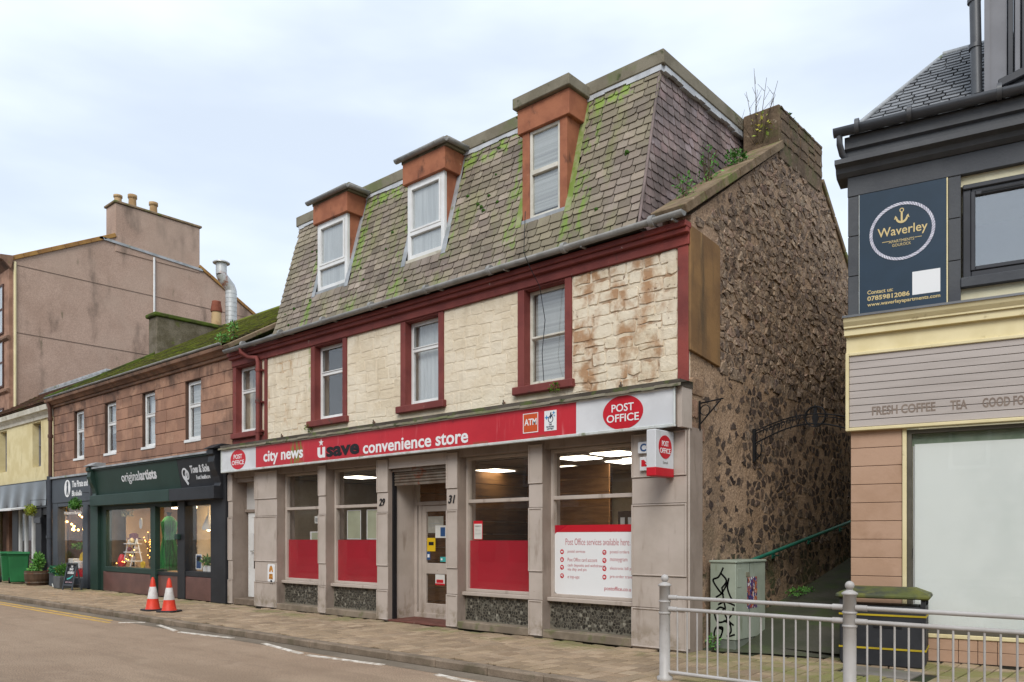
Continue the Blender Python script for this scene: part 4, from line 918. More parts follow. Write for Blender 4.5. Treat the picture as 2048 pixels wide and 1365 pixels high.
# ---------------- shop interior
it = MB()
it.box(XL+.3, XG-.5, 14.6, 14.7, .03, 3.0); inn = it.build('shop_back_wall', m_shelfwall, PO)
MB().box(XL+.3, XG-.46, YG+.12, 14.7, -.01, .03).build('shop_floor', m_shopfloor, PO)
ceil = MB().box(XL+.3, XG-.46, YG+.1, 14.7, 2.93, 2.96).build('shop_ceiling', m_ceil, PO)
for i in range(9): MB().box(XL+.4+i*1.25, XL+.42+i*1.25, YG+.12, 14.5, 2.922, 2.9305).build('ceiling_rail', m_greyprint, ceil)
for i in range(4): MB().box(XL+.35, XG-.5, 10.6+i*1.1, 10.62+i*1.1, 2.9215, 2.9300).build('ceiling_rail', m_greyprint, ceil)
for (x, y) in ((-12.9, 11.0), (-8.3, 11.2), (-8.0, 12.3), (-7.4, 11.0), (-7.5, 12.1), (-7.6, 13.2), (-6.3, 11.6), (-6.4, 12.9), (-9.6, 12.6), (-11.2, 12.2), (-14.8, 11.5)):
    MB().box(x-.3, x+.3, y-.3, y+.3, 2.912, 2.921).build('ceiling_light', m_lightpanel, ceil)
for (a, b, y0, y1) in ((-11.36, -11.30, YD+.1, 14.5), (-9.9, -9.84, 11.7, 14.5)):
    for i in range(11): MB().box(a, b, y0, y1, .05+i*.26, .05+i*.26+.25).build('board', m_wood, inn)
for i in range(11): MB().box(-9.8, -8.35, 12.2, 12.24, .05+i*.26, .05+i*.26+.25).build('board', m_wood, inn)
def shelf_unit(x0, x1, y, zt, label, n=4):
    t = thing('shelf_unit', label, 'shelves', ((x0+x1)/2, y, .03))
    MB().box(x0, x1, y+.36, y+.4, .03, zt).box(x0, x0+.03, y, y+.36, .03, zt).box(x1-.03, x1, y, y+.36, .03, zt).build('carcass', m_shelfwall, t)
    for i in range(n):
        z = .25+i*(zt-.3)/n; s = MB().box(x0+.03, x1-.03, y, y+.36, z, z+.025).build('shelf', m_white_frame, t)
        x = x0+.06; gm = MB()
        while x < x1-.15:
            wd = random.uniform(.07, .2); gm.box(x, x+wd-.01, y+.04, y+.3, z+.026, z+random.uniform(.12, .3)); x += wd
        gm.build('stock', m_goods, s, kind='stuff')
shelf_unit(-8.2, -6.2, 13.4, 1.95, 'shelves of stock at the back of the post office, right side')
shelf_unit(-13.2, -11.6, 12.6, 1.9, 'shelves of stock behind the window left of the shop door')
shelf_unit(-15.3, -13.6, 12.4, 1.9, 'shelves of stock behind the leftmost shop window')
pb = thing('cardboard_boxes', 'brown cardboard carton with paper labels on the counter behind the services poster', 'carton', (-6.7, 10.6, 1.5))
MB().box(-6.95, -6.45, 10.4, 10.8, 1.62, 1.95).build('carton', M('brown_card', '#5c4a3a', '#4c3c2f', 3, rough=.8), pb, bev=.005); MB().box(-6.9, -6.82, 10.395, 10.399, 1.72, 1.85).box(-6.76, -6.69, 10.395, 10.399, 1.72, 1.85).build('paper_label', m_paper, pb)
MB().box(-7.6, -6.0, 10.3, 10.9, .03, 1.62).build('counter', m_wood, PO)
# ---------------- fascia sign
sg = thing('fascia_sign', 'long red and white post office and convenience store sign above the shop front', 'sign', (-11.1, 9.4, 3.0))
SX0, SX1, SY, SZ0, SZ1 = -17.0, -5.30, 9.28, 3.0, 3.53
MB().box(SX0, SX1, SY+.008, YU-.04, SZ0+.03, SZ1-.01).build('sign_box', m_pil_dark, sg)
MB().box(SX0+.03, -15.54, SY, SY+.007, SZ0+.04, SZ1-.03).build('white_panel', m_signwhite, sg); MB().box(-6.92, SX1-.03, SY, SY+.007, SZ0+.04, SZ1-.03).build('white_panel', m_signwhite, sg)
for a, b in ((-15.538, -12.35), (-12.348, -9.55), (-9.548, -6.922)): MB().box(a, b, SY, SY+.007, SZ0+.04, SZ1-.03).build('red_panel', m_signred, sg)
f = MB(); frame_boxes(f, SX0, SX1, SZ0, SZ1, .03, SY-.018, SY+.03, .045); f.build('sign_trim', m_alu, sg, bev=.008)
MB().box(SX1+.002, SX1+.07, SY+.05, YU-.02, SZ0+.0, SZ1+.0).build('end_box', m_pil, sg)
fl_ = MB(); n = 60
for i in range(n):
    x0 = SX0-.05+(SX1-SX0+.16)*i/n; x1 = SX0-.05+(SX1-SX0+.16)*(i+1)/n; dz = random.uniform(-.008, .008)
    fl_.add([(x0, SY-.05, SZ1+.03+dz), (x1+.001, SY-.05, SZ1+.03+dz), (x1+.001, YU+.002, SZ1+.12), (x0, YU+.002, SZ1+.12), (x0, SY-.06, SZ1-.01+dz), (x1+.001, SY-.06, SZ1-.01+dz)], [(0, 1, 2, 3), (4, 5, 1, 0)])
fl_.build('felt_flashing', m_felt, sg)
MB().prism([(SX0-.02, SZ1), (SX1+.08, SZ1), (SX1+.08, SZ1+.09), (SX0-.02, SZ1+.09)], 'y', SY-.02, YU-.01).build('cornice_board', M('dark_weathered_board', '#59524a', '#463f37', 3, nstretch=(.5, 1, 3), rough=.9, stains=[dict(col='#56652c', scale=2.2, lo=.52, hi=.66, amt=.8)]), sg)
def oval(x, z, rx, rz, par, y, w1, w2, big=True):
    MB().prism(ellipse(x, z, rx, rz, 48), 'y', y-.004, y-.0005).build('red_oval', m_pored, par)
    text('POST', x-rx*.55, z+rz*.06, rx*1.1, rz*.46, y-.004, m_white, par, bold=.012); text('OFFICE', x-rx*.80, z-rz*.54, rx*1.6, rz*.46, y-.004, m_white, par, bold=.012)
oval(-16.27, 3.27, .32, .22, sg, SY, 0, 0); oval(-6.12, 3.27, .33, .235, sg, SY, 0, 0)
text('city news', -15.23, 3.075, 1.46, .30, SY-.001, m_white, sg, bold=.022)
text('u', -13.27, 3.10, .25, .21, SY-.001, m_white, sg, bold=.035); text('save', -12.98, 3.10, 1.03, .20, SY-.001, m_black, sg, bold=.04)
stp = []
for i in range(10):
    r_ = .075 if i % 2 == 0 else .03; t = math.pi/2+i*math.pi/5; stp.append((-13.15+r_*math.cos(t)*1.1, 3.40+r_*math.sin(t)))
MB().prism(stp, 'y', SY-.004, SY-.0005).build('star', m_white, sg)
text('convenience', -11.84, 3.085, 1.85, .215, SY-.001, m_white, sg, bold=.02); text('store', -9.88, 3.085, .77, .2, SY-.001, m_white, sg, bold=.02)
at = MB().box(-7.93, -7.63, SY-.004, SY-.0005, 3.13, 3.43).build('atm_panel', M('orange_vinyl', '#c9552a', '#bd4e26', 2, rough=.4), sg)
f = MB(); frame_boxes(f, -7.93, -7.63, 3.13, 3.43, .012, SY-.006, SY-.0041); f.build('white_border', m_white, at); text('ATM', -7.90, 3.245, .24, .10, SY-.0045, m_white, at, bold=.02)
lo = MB().box(-7.51, -7.28, SY-.004, SY-.0005, 3.13, 3.43).build('lottery_panel', m_white, sg)
m_lb = M('lottery_blue', '#3f86b8', None, rough=.5); m_dkb = M('dark_print', '#23324a', None, rough=.6)
hand = MB(); ring(hand, -7.39, 3.30, .05, .055, .012, SY-.006, SY-.0042, 18); hand.prism([(-7.41, 3.31), (-7.395, 3.40), (-7.375, 3.40), (-7.385, 3.31)], 'y', SY-.0062, SY-.0043); hand.prism([(-7.40, 3.345), (-7.36, 3.375), (-7.345, 3.36), (-7.38, 3.33)], 'y', SY-.0064, SY-.0044); hand.build('hand_mark', m_dkb, lo)
for (sx, sz, sr) in ((-7.465, 3.33, .04), (-7.33, 3.39, .03), (-7.32, 3.345, .018)):
    MB().prism([(sx+(sr if i % 2 == 0 else sr*.4)*math.cos(i*math.pi/4), sz+(sr if i % 2 == 0 else sr*.4)*math.sin(i*math.pi/4)) for i in range(8)], 'y', SY-.0068, SY-.0045).build('blue_star', m_lb, lo)
text('THE\nNATIONAL\nLOTTERY', -7.47, 3.145, .15, .09, SY-.0045, m_dkb, lo, bold=.01, align='CENTER')
# projecting sign and small signs on the last pilaster
pj = thing('projecting_sign', 'white box sign with red oval projecting from the end pilaster', 'sign', (-5.5, 9.25, 2.36))
PX0, PX1, PY0, PY1 = -5.57, -5.43, 9.0, 9.47
MB().box(PX0, PX1, PY0, PY1, 2.36, 2.955).build('sign_box', m_signwhite, pj, bev=.01)
MB().box(PX0-.001, PX1+.002, PY0-.002, PY1+.001, 2.345, 2.465).build('red_foot', m_pored, pj, bev=.008)
MB().prism([(y, z) for y, z in ellipse(9.24, 2.735, .165, .155, 40)], 'x', PX1+.0005, PX1+.004).build('red_oval', m_pored, pj)
text('POST', 9.155, 2.745, .17, .07, PX1+.0035, m_white, pj, face='x', bold=.01); text('OFFICE', 9.105, 2.65, .265, .07, PX1+.0035, m_white, pj, face='x', bold=.01)
text('Gourock', 9.18, 2.515, .13, .035, PX1+.0008, m_greyprint, pj, face='x')
MB().box(-5.53, -5.47, PY1, YP, 2.6, 2.7).build('bracket', m_alu, pj)
m1 = tag(MB().box(-5.98, -5.66, YP-.06, YP-.013, 2.70, 2.86).build('small_sign', m_signwhite, bev=.006), 'small white sign with a blue letter C beside the projecting sign', 'sign'); text('C·', -5.94, 2.725, .13, .11, YP-.0605, m_bluep, m1, bold=.03)
m2 = tag(MB().box(-5.95, -5.66, YP-.06, YP-.013, 2.46, 2.65).build('small_sign', m_signwhite, bev=.006), 'small white sign with a red logo under the blue C sign', 'sign')
MB().prism([(-5.92, 2.52), (-5.92, 2.61), (-5.88, 2.61), (-5.84, 2.57), (-5.86, 2.56), (-5.82, 2.52)], 'y', YP-.063, YP-.0595).build('red_logo', m_pored, m2)
sh = tag(MB().tube([(-5.25, YP+.05, .05), (-5.25, YP+.05, 3.0)], .018, 8).build('conduit', m_pil), 'thin taupe conduit running up the shop front corner beside the gable', 'pipe')
# old light fittings on the front
for x in (-15.0, -11.9, -8.6, -6.35):
    tag(MB().tube([(x, YU-.02, 3.72), (x, YU-.06, 3.70)], .02, 8).tube([(x, YU-.05, 3.70), (x+.01, YU-.06, 3.76)], .012, 8).build('wall_fitting', m_rust), {-15.0: 'small rusty wall fitting above the words city news', -11.9: 'small rusty wall fitting between second and third upper windows', -8.6: 'small rusty wall fitting left of the venetian blind window', -6.35: 'small rusty wall fitting above the right hand red oval'}[x], 'wall fitting')

# ============================================================ SANDSTONE TERRACE (left neighbour)
SS = thing('sandstone_building', 'two storey red sandstone building with mossy roof over three dark shop fronts', 'building', (-22.5, 9.7, 0))
YS = 9.6; SXL, SXR = -28.3, -17.09
SW = [(-26.58, -25.78), (-24.28, -23.47), (-21.82, -21.04), (-19.38, -18.58)]; SZB, SZT = 3.95, 5.43
b = MB(); b.box(SXL, SXR, YS+.02, YS+.4, 3.0, SZB); b.box(SXL, SXR, YS+.02, YS+.4, SZT, 5.85)
xs = [SXL]+[v for q in SW for v in q]+[SXR]
for i in range(0, len(xs), 2): b.box(xs[i], xs[i+1], YS+.02, YS+.4, SZB, SZT)
b.box(SXL, SXR, 15.5, 15.8, 0, 5.8).box(SXL, SXL+.2, YS+.4, 15.5, 0, 5.8)
sw_ = b.build('front_wall', m_sandjoint, SS)
# ashlar: a course under the eaves, courses beside and below the windows
def ashlar(x0, x1, z0, z1, wmin, wmax):
    x = x0
    while x < x1-.01:
        wd = random.uniform(wmin, wmax)
        if x+wd > x1-.22: wd = x1-x
        e = random.uniform(-.008, .006)
        MB().box(x+.005, x+wd-.005, YS-e, YS+.05, z0+.005, z1-.005).build('ashlar_block', m_sand, sw_, bev=.008)
        x += wd
ashlar(SXL, SXR, 5.44, 5.72, .55, 1.3)
rows = [SZB+(SZT-SZB)*i/5+.006*i for i in range(6)]; rows[-1] = 5.44
for i in range(0, len(xs), 2):
    for z0, z1 in zip(rows, rows[1:]): ashlar(xs[i], xs[i+1], z0, z1, .38, .8)
ashlar(SXL, SXR, 3.68, SZB, .5, 1.0); ashlar(SXL, SXR, 3.40, 3.68, .5, 1.0)
for k, (a, b_) in enumerate(SW):
    sash(SS, a+.02, b_, SZB+.02, SZT, YS+.09, split=.58, t=.07, blind=['half', 'half', 'net', 'venetian'][k])
    MB().box(a-.02, b_+.02, YS-.02, YS+.12, SZB-.05, SZB+.022).build('window_cill', m_white_frame, SS, bev=.006)
MB().box(SXL-.03, SXR, YS-.06, YS+.03, 5.722, 5.80).build('frieze', m_sandtrim, SS, bev=.01)
c = MB().prism([(YS+.02, 5.80), (YS-.10, 5.80), (YS-.16, 5.86), (YS-.24, 5.89), (YS-.26, 5.96), (YS+.02, 5.98)], 'x', SXL-.06, SXR-.02).build('cornice', m_sandtrim, SS)
half_gutter(MB(), [(SXL, YS-.24, 6.03), (SXR-.1, YS-.24, 6.03)], .045).build('gutter', m_gutter, SS)
# roof in courses
RY0, RZ0, RY1, RZ1 = 9.40, 5.98, 15.6, 9.55
rf = MB().prism([(RY0, RZ0-.05), (RY1, RZ1-.03), (18, 8.0), (18, RZ0-.1)], 'x', SXL, SXR+.02).build('roof', m_mossroof, SS)
dv_ = Vector((0, RY1-RY0, RZ1-RZ0)); ln_ = dv_.length; dv_.normalize(); nn_ = Vector((0, -dv_.z, dv_.y))
slates(rf, (SXL+.35, RY0, RZ0), (1, 0, 0), dv_, nn_, SXR-SXL-.4, int(ln_/.17), .17, .22, .34, m_mossroof, None, 300, thick=.03)
MB().tube([(SXL, RY1, RZ1+.02), (SXR, RY1, RZ1+.02)], .09, 8).build('ridge', m_mossroof, SS)
coping((RY0, RZ0+.02), (RY1, RZ1+.02), 1, SXL-.05, SXL+.14, .10, rf, m_mosscap)
coping((RY0+.05, RZ0+.01), (RY1, RZ1+.01), 1, SXL+.15, SXL+.42, .03, rf, m_lead)
ck = MB().box(-28.65, -28.02, 12.85, 16.1, 7.4, 9.36).build('chimney', m_chimney, SS, bev=.02)
MB().box(-28.72, -27.95, 12.75, 16.2, 9.36, 9.50).build('moss_cap', m_mosscap, ck, bev=.03)
MB().lathe(-28.3, 15.25, [(.19, 9.5), (.18, 9.9), (.17, 10.05), (.15, 10.1)], 16).build('chimney_pot', m_pot, ck)
MB().lathe(-28.3, 15.25, [(.20, 10.05), (.22, 10.09), (.16, 10.42), (.17, 10.45), (.12, 10.46)], 16).build('pot_top', m_redpot, ck)
fx = -28.3
fl = MB().tube([(fx, 15.85, 9.4), (fx, 15.85, 11.0)], .21, 16).tube([(fx, 15.85, 10.98), (fx, 15.8, 11.12), (fx, 15.5, 11.42), (fx, 15.45, 11.54)], .21, 16).tube([(fx, 15.45, 11.52), (fx, 15.45, 11.95)], .20, 16)
fl.lathe(fx, 15.45, [(.31, 11.94), (.32, 11.97), (.26, 12.01), (.1, 12.05)], 18)
flo = fl.build('flue_pipe', m_flue, SS)
for i in range(9): MB().tube([(fx, 15.85, 9.5+i*.17), (fx, 15.85, 9.515+i*.17)], .22, 16).build('flue_joint', m_flue, flo)
# ---- three shop fronts
YF = 9.48
def lining(x0, x1, z0, z1, y0, y1, mat, parent, name='room_lining'):
    r = MB(); r.add([(x0, y0, z0), (x1, y0, z0), (x1, y0, z1), (x0, y0, z1), (x0, y1, z0), (x1, y1, z0), (x1, y1, z1), (x0, y1, z1)], [(0, 1, 5, 4), (1, 2, 6, 5), (2, 3, 7, 6), (3, 0, 4, 7), (4, 5, 6, 7)]); return r.build(name, mat, parent)
# toy and gift shop (left)
ps = thing('gift_shop_sign', 'slate grey sign board with white oval pirate emblem and lettering', 'sign', (-26.3, YF, 2.63))
MB().box(-28.05, -25.0, YF, YF+.1, 2.62, 3.40).build('board', m_slategrey, ps, bev=.01); MB().box(-28.1, -25.0, YF-.05, YF+.1, 3.40, 3.46).build('lead_cap', m_lead, ps)
MB().prism(ellipse(-26.75, 3.05, .24, .27, 36), 'y', YF-.008, YF-.0005).build('white_oval', m_white, ps)
em = MB().prism(ellipse(-26.73, 3.16, .07, .07, 14), 'y', YF-.012, YF-.0085).prism([(-26.82, 3.21), (-26.64, 3.21), (-26.73, 3.28)], 'y', YF-.0125, YF-.009).prism([(-26.78, 3.10), (-26.68, 3.10), (-26.64, 2.86), (-26.70, 2.84), (-26.73, 2.98), (-26.78, 2.84), (-26.82, 2.86)], 'y', YF-.0122, YF-.0088); em.build('pirate_emblem', m_slategrey, ps)
text('The Pirate and', -26.38, 3.07, 1.2, .2, YF-.001, m_white, ps, bold=.02); text('Bluebelle', -26.38, 2.80, .76, .17, YF-.001, m_white, ps, bold=.02)
f = MB(); f.box(-28.05, -27.62, YF+.01, YF+.25, 0, 2.62).box(-27.62, -25.0, YF+.02, YF+.25, 2.5, 2.62).box(-25.62, -25.25, YF+.02, YF+.25, 0, 2.5).box(-27.62, -25.62, YF+.02, YF+.25, 0, .30).box(-24.98, -24.85, YF+.01, YF+.25, 0, 2.62)
gs = f.build('gift_shop_front', m_slategrey, SS, bev=.008)
MB().box(-27.62, -25.62, YF+.12, YF+.126, .30, 2.5).build('pane', m_shopglass, gs); MB().box(-25.25, -24.98, YF+.12, YF+.126, .15, 2.5).build('pane', m_shopglass, gs)
lining(-28.26, -24.9, .15, 2.6, YF+.26, 11.4, m_warmwall, gs)
def bulbs(pts, r, mat, name, label, cat):
    t = thing(name, label, cat, pts[0])
    MB().tube(pts, .006, 5).build('wire', m_black, t)
    for p in pts: MB().ball((p[0], p[1], p[2]-r), r, 8).build('bulb', mat, t)
bulbs([(-28.120+i*.17, 9.95+.1*math.sin(i), 2.08-.28*math.sin(math.pi*i/11)) for i in range(12)], .035, m_bulb, 'bulb_string', 'string of glowing warm bulbs across the gift shop window', 'lights')
bulbs([(-28.020+i*.2, 10.3, 2.3-.2*math.sin(math.pi*i/9)) for i in range(10)], .03, m_bulb, 'bulb_string', 'second string of glowing bulbs deeper inside the gift shop', 'lights')
bulbs([(-25.840+i*.06, 9.9, 1.95+.12*math.sin(i*2)) for i in range(5)], .035, m_bulb, 'bulb_string', 'short string of bulbs in the narrow gift shop pane', 'lights')
bulbs([(-28.180+.03*math.sin(i*2.2), 9.66, .45+i*.075) for i in range(27)], .012, m_fairy, 'fairy_lights', 'fairy lights running up the left edge of the gift shop window', 'lights')
text('Welcome to Bluebelle', -27.35, 2.25, 1.4, .1, YF+.115, m_white, gs, name='window_lettering')
dis = thing('gift_display', 'red box, white toys and yellow gifts on show in the gift shop window', 'display', (-27.220, 9.9, .3))
MB().box(-27.920, -26.520, 9.8, 10.2, .3, .52).build('red_box', m_pored, dis, bev=.01)
MB().box(-27.770, -27.370, 9.85, 10.1, .53, .85).build('white_box', m_white, dis, bev=.01); MB().box(-27.320, -26.820, 9.85, 10.1, .53, .78).build('white_toy', m_signwhite, dis, bev=.03)
MB().prism(ellipse(-27.060, .65, .08, .08, 16), 'y', 9.835, 9.848).build('toy_dial', m_teal, dis)
MB().prism([(-27.120, .8), (-26.770, .8), (-26.820, 1.08), (-27.020, 1.0)], 'y', 9.95, 10.0).build('yellow_gift', m_yel, dis)
MB().prism(ellipse(-26.570, .95, .24, .2, 24), 'y', 10.05, 10.1).build('plate', m_teal, dis)
MB().leaves((-27.520, 10.1, 1.25), (.5, .12, .08), 160, .09).leaves((-26.520, 10.1, 1.25), (.2, .12, .25), 120, .1).build('garland', m_leaf, dis)
for i, (x, z, h) in enumerate(((-27.720, 1.3, .25), (-27.420, 1.32, .35), (-26.920, 1.32, .3))): MB().lathe(x, 10.4, [(.06, z), (.07, z+h*.6), (.03, z+h)], 10).build('ornament', m_wood if i % 2 else m_goods, dis)
# art gallery (middle)
og = thing('gallery_sign', 'dark green sloping sign with pale lowercase lettering', 'sign', (-22, 9.3, 2.75))
MB().prism([(9.29, 3.50), (9.60, 3.50), (9.60, 2.74), (9.43, 2.74)], 'x', -24.25, -19.21).build('sloping_board', m_dkgreen, og)
MB().box(-24.5, -17.25, 9.22, 9.62, 3.50, 3.545).build('lead_cap', m_lead, og); MB().box(-24.4, -17.3, 9.26, 9.6, 3.46, 3.499).build('cap_board', m_dkgreen, og)
slope = Matrix.Translation((0, 9.29, 3.5)) @ Matrix.Rotation(math.atan(.14/.76), 4, 'X') @ Matrix.Translation((0, -9.29, -3.5))
text('original', -22.5, 2.97, 1.12, .33, 9.287, m_signwhite, og, bold=.008, xf=slope, ext=.006); text('artists', -21.36, 3.04, .96, .26, 9.287, m_signwhite, og, bold=.03, xf=slope, ext=.006)
MB().box(-24.3, -19.42, 9.2, 9.45, 2.43, 2.73).build('shutter_box', m_dkgreen, og, bev=.01)
def scroll_bracket(x0, x1, par, mat):
    MB().prism([(9.17, 3.56), (9.17, 3.45), (9.22, 3.42), (9.20, 3.28), (9.25, 3.1), (9.33, 2.95), (9.37, 2.80), (9.34, 2.72), (9.42, 2.70), (9.60, 2.72), (9.60, 3.56)], 'x', x0, x1).build('scroll_bracket', mat, par, bev=.012)
    MB().prism([(9.12, 3.58), (9.35, 3.70), (9.62, 3.70), (9.62, 3.58)], 'x', x0-.08, x1+.08).build('bracket_cap', m_lead if mat is m_dkgreen else mat, par, bev=.01)
scroll_bracket(-24.52, -24.27, og, m_dkgreen)
tg = thing('clinic_sign', 'black sloping sign with white heart foot emblem and lettering', 'sign', (-18.3, 9.3, 2.75))
MB().prism([(9.2983, 3.455), (9.60, 3.455), (9.60, 2.74), (9.43, 2.74)], 'x', -19.20, -17.50).build('sloping_board', m_shopblack, tg)
scroll_bracket(-17.49, -17.2, tg, m_shopblack)
MB().box(-19.41, -17.2, 9.2, 9.45, 2.43, 2.73).build('shutter_box', m_shopblack, tg, bev=.01)
text('Toes & Soles', -18.60, 3.08, .98, .19, 9.287, m_signwhite, tg, bold=.03, xf=slope, ext=.005); text('Foot Healthcare', -18.36, 2.92, .66, .1, 9.287, m_signwhite, tg, bold=.015, xf=slope, ext=.004)
hm = MB(slope); ring(hm, -18.90, 3.09, .14, .14, .045, 9.28, 9.2865, 28); ring(hm, -18.79, 3.05, .10, .12, .04, 9.2795, 9.286, 24); hm.prism([(-19.02, 3.0), (-18.82, 2.80), (-18.77, 2.84), (-18.93, 3.04)], 'y', 9.279, 9.2862); hm.build('heart_foot_emblem', m_signwhite, tg)
f = MB(); f.box(-24.83, -24.3, YF-.06, YF+.2, 0, 2.45).box(-24.3, -23.95, YF+.03, YF+.2, 0, 2.45).box(-23.95, -19.9, YF+.02, YF+.25, 2.32, 2.45).box(-23.95, -20.7, YF+.0, YF+.3, .56, .70).box(-21.0, -20.72, YF-.02, YF+.12, 0, 2.35)
ga = f.build('gallery_front', m_dkgreen, SS, bev=.008)
MB().box(-24.1, -21.0, YF+.02, YF+.3, .0, .56).build('granite_riser', m_granite, ga, bev=.01)
MB().box(-23.95, -21.0, YF+.08, YF+.086, .70, 2.33).build('pane', m_shopglass, ga)
MB().box(-20.72, -19.5, YF+.1, YF+.106, .62, 2.35).build('pane', m_shopglass, ga); MB().box(-20.72, -19.5, YF+.06, YF+.3, 0, .56).build('granite_riser', m_granite, ga, bev=.01); MB().box(-20.72, -19.5, YF+.04, YF+.3, .56, .64).build('cill', m_shopblack, ga)
lining(-24.0, -19.5, .56, 2.45, YF+.62, 12.2, m_warmwall, ga)
MB().box(-24, -19.6, YF+.1, YF+.62, .5, .56).build('display_floor', m_warmwall, ga)
for a_, b_, y_ in ((-23.6, -21.3, 9.75), (-22.6, -20.0, 10.8)): MB().box(a_, b_, y_, y_+.3, 2.36, 2.40).build('ceiling_light', M('soft_shop_light', '#ffe3b8', None, emit=9), ga)
MB().box(-27.4, -25.2, 10.2, 10.5, 2.55, 2.58).build('ceiling_light', MATS['soft_shop_light'], gs)
text('KEMIZ', -23.3, 2.12, .8, .17, YF+.2, m_sage, ga, bold=.02, name='window_lettering')
def stepladder(x, y, label):
    t = thing('display_stand', label, 'display stand', (x, y, .7))
    for s in (-.28, .22):
        MB().tube([(x+s-.12, y-.1, .7), (x+s+.06, y, 1.5)], .018, 6).build('stile', m_white, t); MB().tube([(x+s+.2, y+.12, .7), (x+s+.06, y, 1.5)], .018, 6).build('stile', m_white, t)
    for z in (.85, 1.1, 1.34): MB().box(x-.36, x+.34, y-.1, y+.12, z, z+.022).build('shelf', m_white, t); 
    for i in range(5): MB().ball((x-.28+i*.14, y-.02, .95+.25*(i % 3)), .07, 8).build('woollen_item', m_goods, t)
stepladder(-23.1, 9.9, 'white ladder stand with scarves and hats in the gallery window')
ms = thing('hat_stand', 'grey mannequin head with burgundy hat in the gallery window', 'mannequin', (-23.35, 10.05, .7))
MB().lathe(-23.35, 10.05, [(.12, .7), (.03, .75), (.03, 1.3)], 12).build('stand', m_black, ms); MB().ball((-23.35, 10.05, 1.42), .11, 12).build('head', m_greyprint, ms); MB().lathe(-23.35, 10.05, [(.2, 1.48), (.2, 1.5), (.12, 1.52), (.12, 1.62), (.06, 1.66)], 16).build('hat', M('burgundy_felt', '#4c2030', None, rough=.9), ms)
tw = thing('twig_tree', 'lit twig tree with tiny warm lights in the gallery window', 'lights', (-22.0, 9.9, .7)); b = MB()
tips = []
for i in range(16):
    a_ = random.uniform(0, 6.28); q = Vector((-22.0+.26*math.cos(a_)*random.random(), 9.9+.15*math.sin(a_), random.uniform(1.1, 1.95))); b.tube([(-22.0, 9.9, .7), (-22.0+(q.x+22.0)*.4, 9.9, (q.z+.7)/2), q], .008, 5); tips += [q, Vector((-22.0+(q.x+22.0)*.6, 9.9, .7+(q.z-.7)*.65))]
b.build('twigs', m_twig, tw)
for q in tips: MB().ball(q, .013, 6).build('bulb', m_fairy, tw)
bulbs([(-23.8+i*.13, 9.75, .8+.35*(i/9)**2+.05*math.sin(i*3)) for i in range(10)], .016, m_fairy, 'fairy_lights', 'sprinkle of fairy lights low in the gallery window', 'lights')
tag(MB().lathe(-23.55, 9.8, [(.09, .7), (.13, .8), (.1, .95), (.05, 1.05)], 14).build('red_ornament', m_pored), 'red round ornament low in the gallery window', 'ornament')
tag(MB().prism(ellipse(-22.05, .78, .13, .1, 20), 'y', 9.72, 9.75).build('yellow_dish', m_yel), 'round yellow dish at the foot of the gallery window', 'dish')
tag(MB().prism(ellipse(-22.35, 1.92, .09, .15, 20), 'y', 9.8, 9.815).build('hanging_disc', m_signwhite), 'pale oval disc hanging in the gallery window', 'ornament')
ds = thing('dressed_mannequin', 'mannequin in a long green velvet dress inside the gallery door pane', 'mannequin', (-21.6, 10.25, .6))
MB().lathe(-21.6, 10.25, [(.24, .62), (.26, .8), (.21, 1.3), (.17, 1.55), (.2, 1.75), (.22, 1.95), (.12, 2.08), (.05, 2.12)], 20).build('dress', m_dress, ds)
MB().lathe(-21.6, 10.25, [(.05, 2.1), (.05, 2.18), (.09, 2.22)], 12).build('neck', m_black, ds)
shelf_unit(-23.9, -22.3, 11.5, 2.0, 'warm lit shelves behind the mannequin in the gallery', 5)
# foot clinic (right)
f = MB(); f.box(-19.5, -19.12, YF-.02, YF+.3, 0, 2.45).box(-17.78, -17.1, YF-.05, YF+.3, 0, 3.4).box(-19.12, -17.78, YF+.03, YF+.3, 2.32, 2.45).box(-19.12, -17.78, YF+.0, YF+.3, .57, .70)
cl = f.build('clinic_front', m_shopblack, SS, bev=.01)
MB().box(-19.12, -17.78, YF+.0, YF+.3, 0, .57).build('granite_riser', m_granite, cl, bev=.02); MB().box(-19.12, -17.78, YF+.09, YF+.096, .70, 2.33).build('pane', m_shopglass, cl)
lining(-19.15, -17.7, .6, 2.4, YF+.32, 10.7, M('pale_clinic_wall', '#c6b89f', '#b9ab92', 1.5, rough=.9), cl)
MB().box(-19.0, -17.9, 10.2, 10.5, 2.36, 2.39).build('ceiling_light', MATS['soft_shop_light'], cl)
pl = thing('pendant_lamp', 'white teardrop pendant lamp glowing in the clinic window', 'lamp', (-18.85, 9.95, 1.7))
MB().lathe(-18.85, 9.95, [(.15, 1.72), (.16, 1.78), (.09, 1.95), (.02, 2.12), (.008, 2.4)], 18).build('shade', m_lamp, pl); MB().ball((-18.85, 9.95, 1.74), .05, 10).build('bulb', M('soft_bulb', '#ffc982', None, emit=20), pl)
sheet('clinic_photo', 'framed blue photograph standing on the clinic window ledge', 'picture', -19.02, -18.72, .74, 1.12, 9.7, m_white, [('photo', .12, .88, .08, .92, m_bluep), ('photo_top', .2, .8, .55, .85, M('dark_orange_print', '#7a4a2c', None, rough=.7))])
for (x, r_, lab) in ((-18.62, .11, 'spiky green plant in a pot on the clinic window ledge'), (-18.4, .09, 'small leafy plant in a white pot on the clinic window ledge')):
    t = thing('potted_plant', lab, 'plant', (x, 9.75, .7)); MB().lathe(x, 9.75, [(.06, .7), (.075, .84)], 12).build('pot', m_white, t); MB().leaves((x, 9.75, .84+r_), (r_, .08, r_*1.1), 70, .09, .8).build('leaves', m_leaf, t)
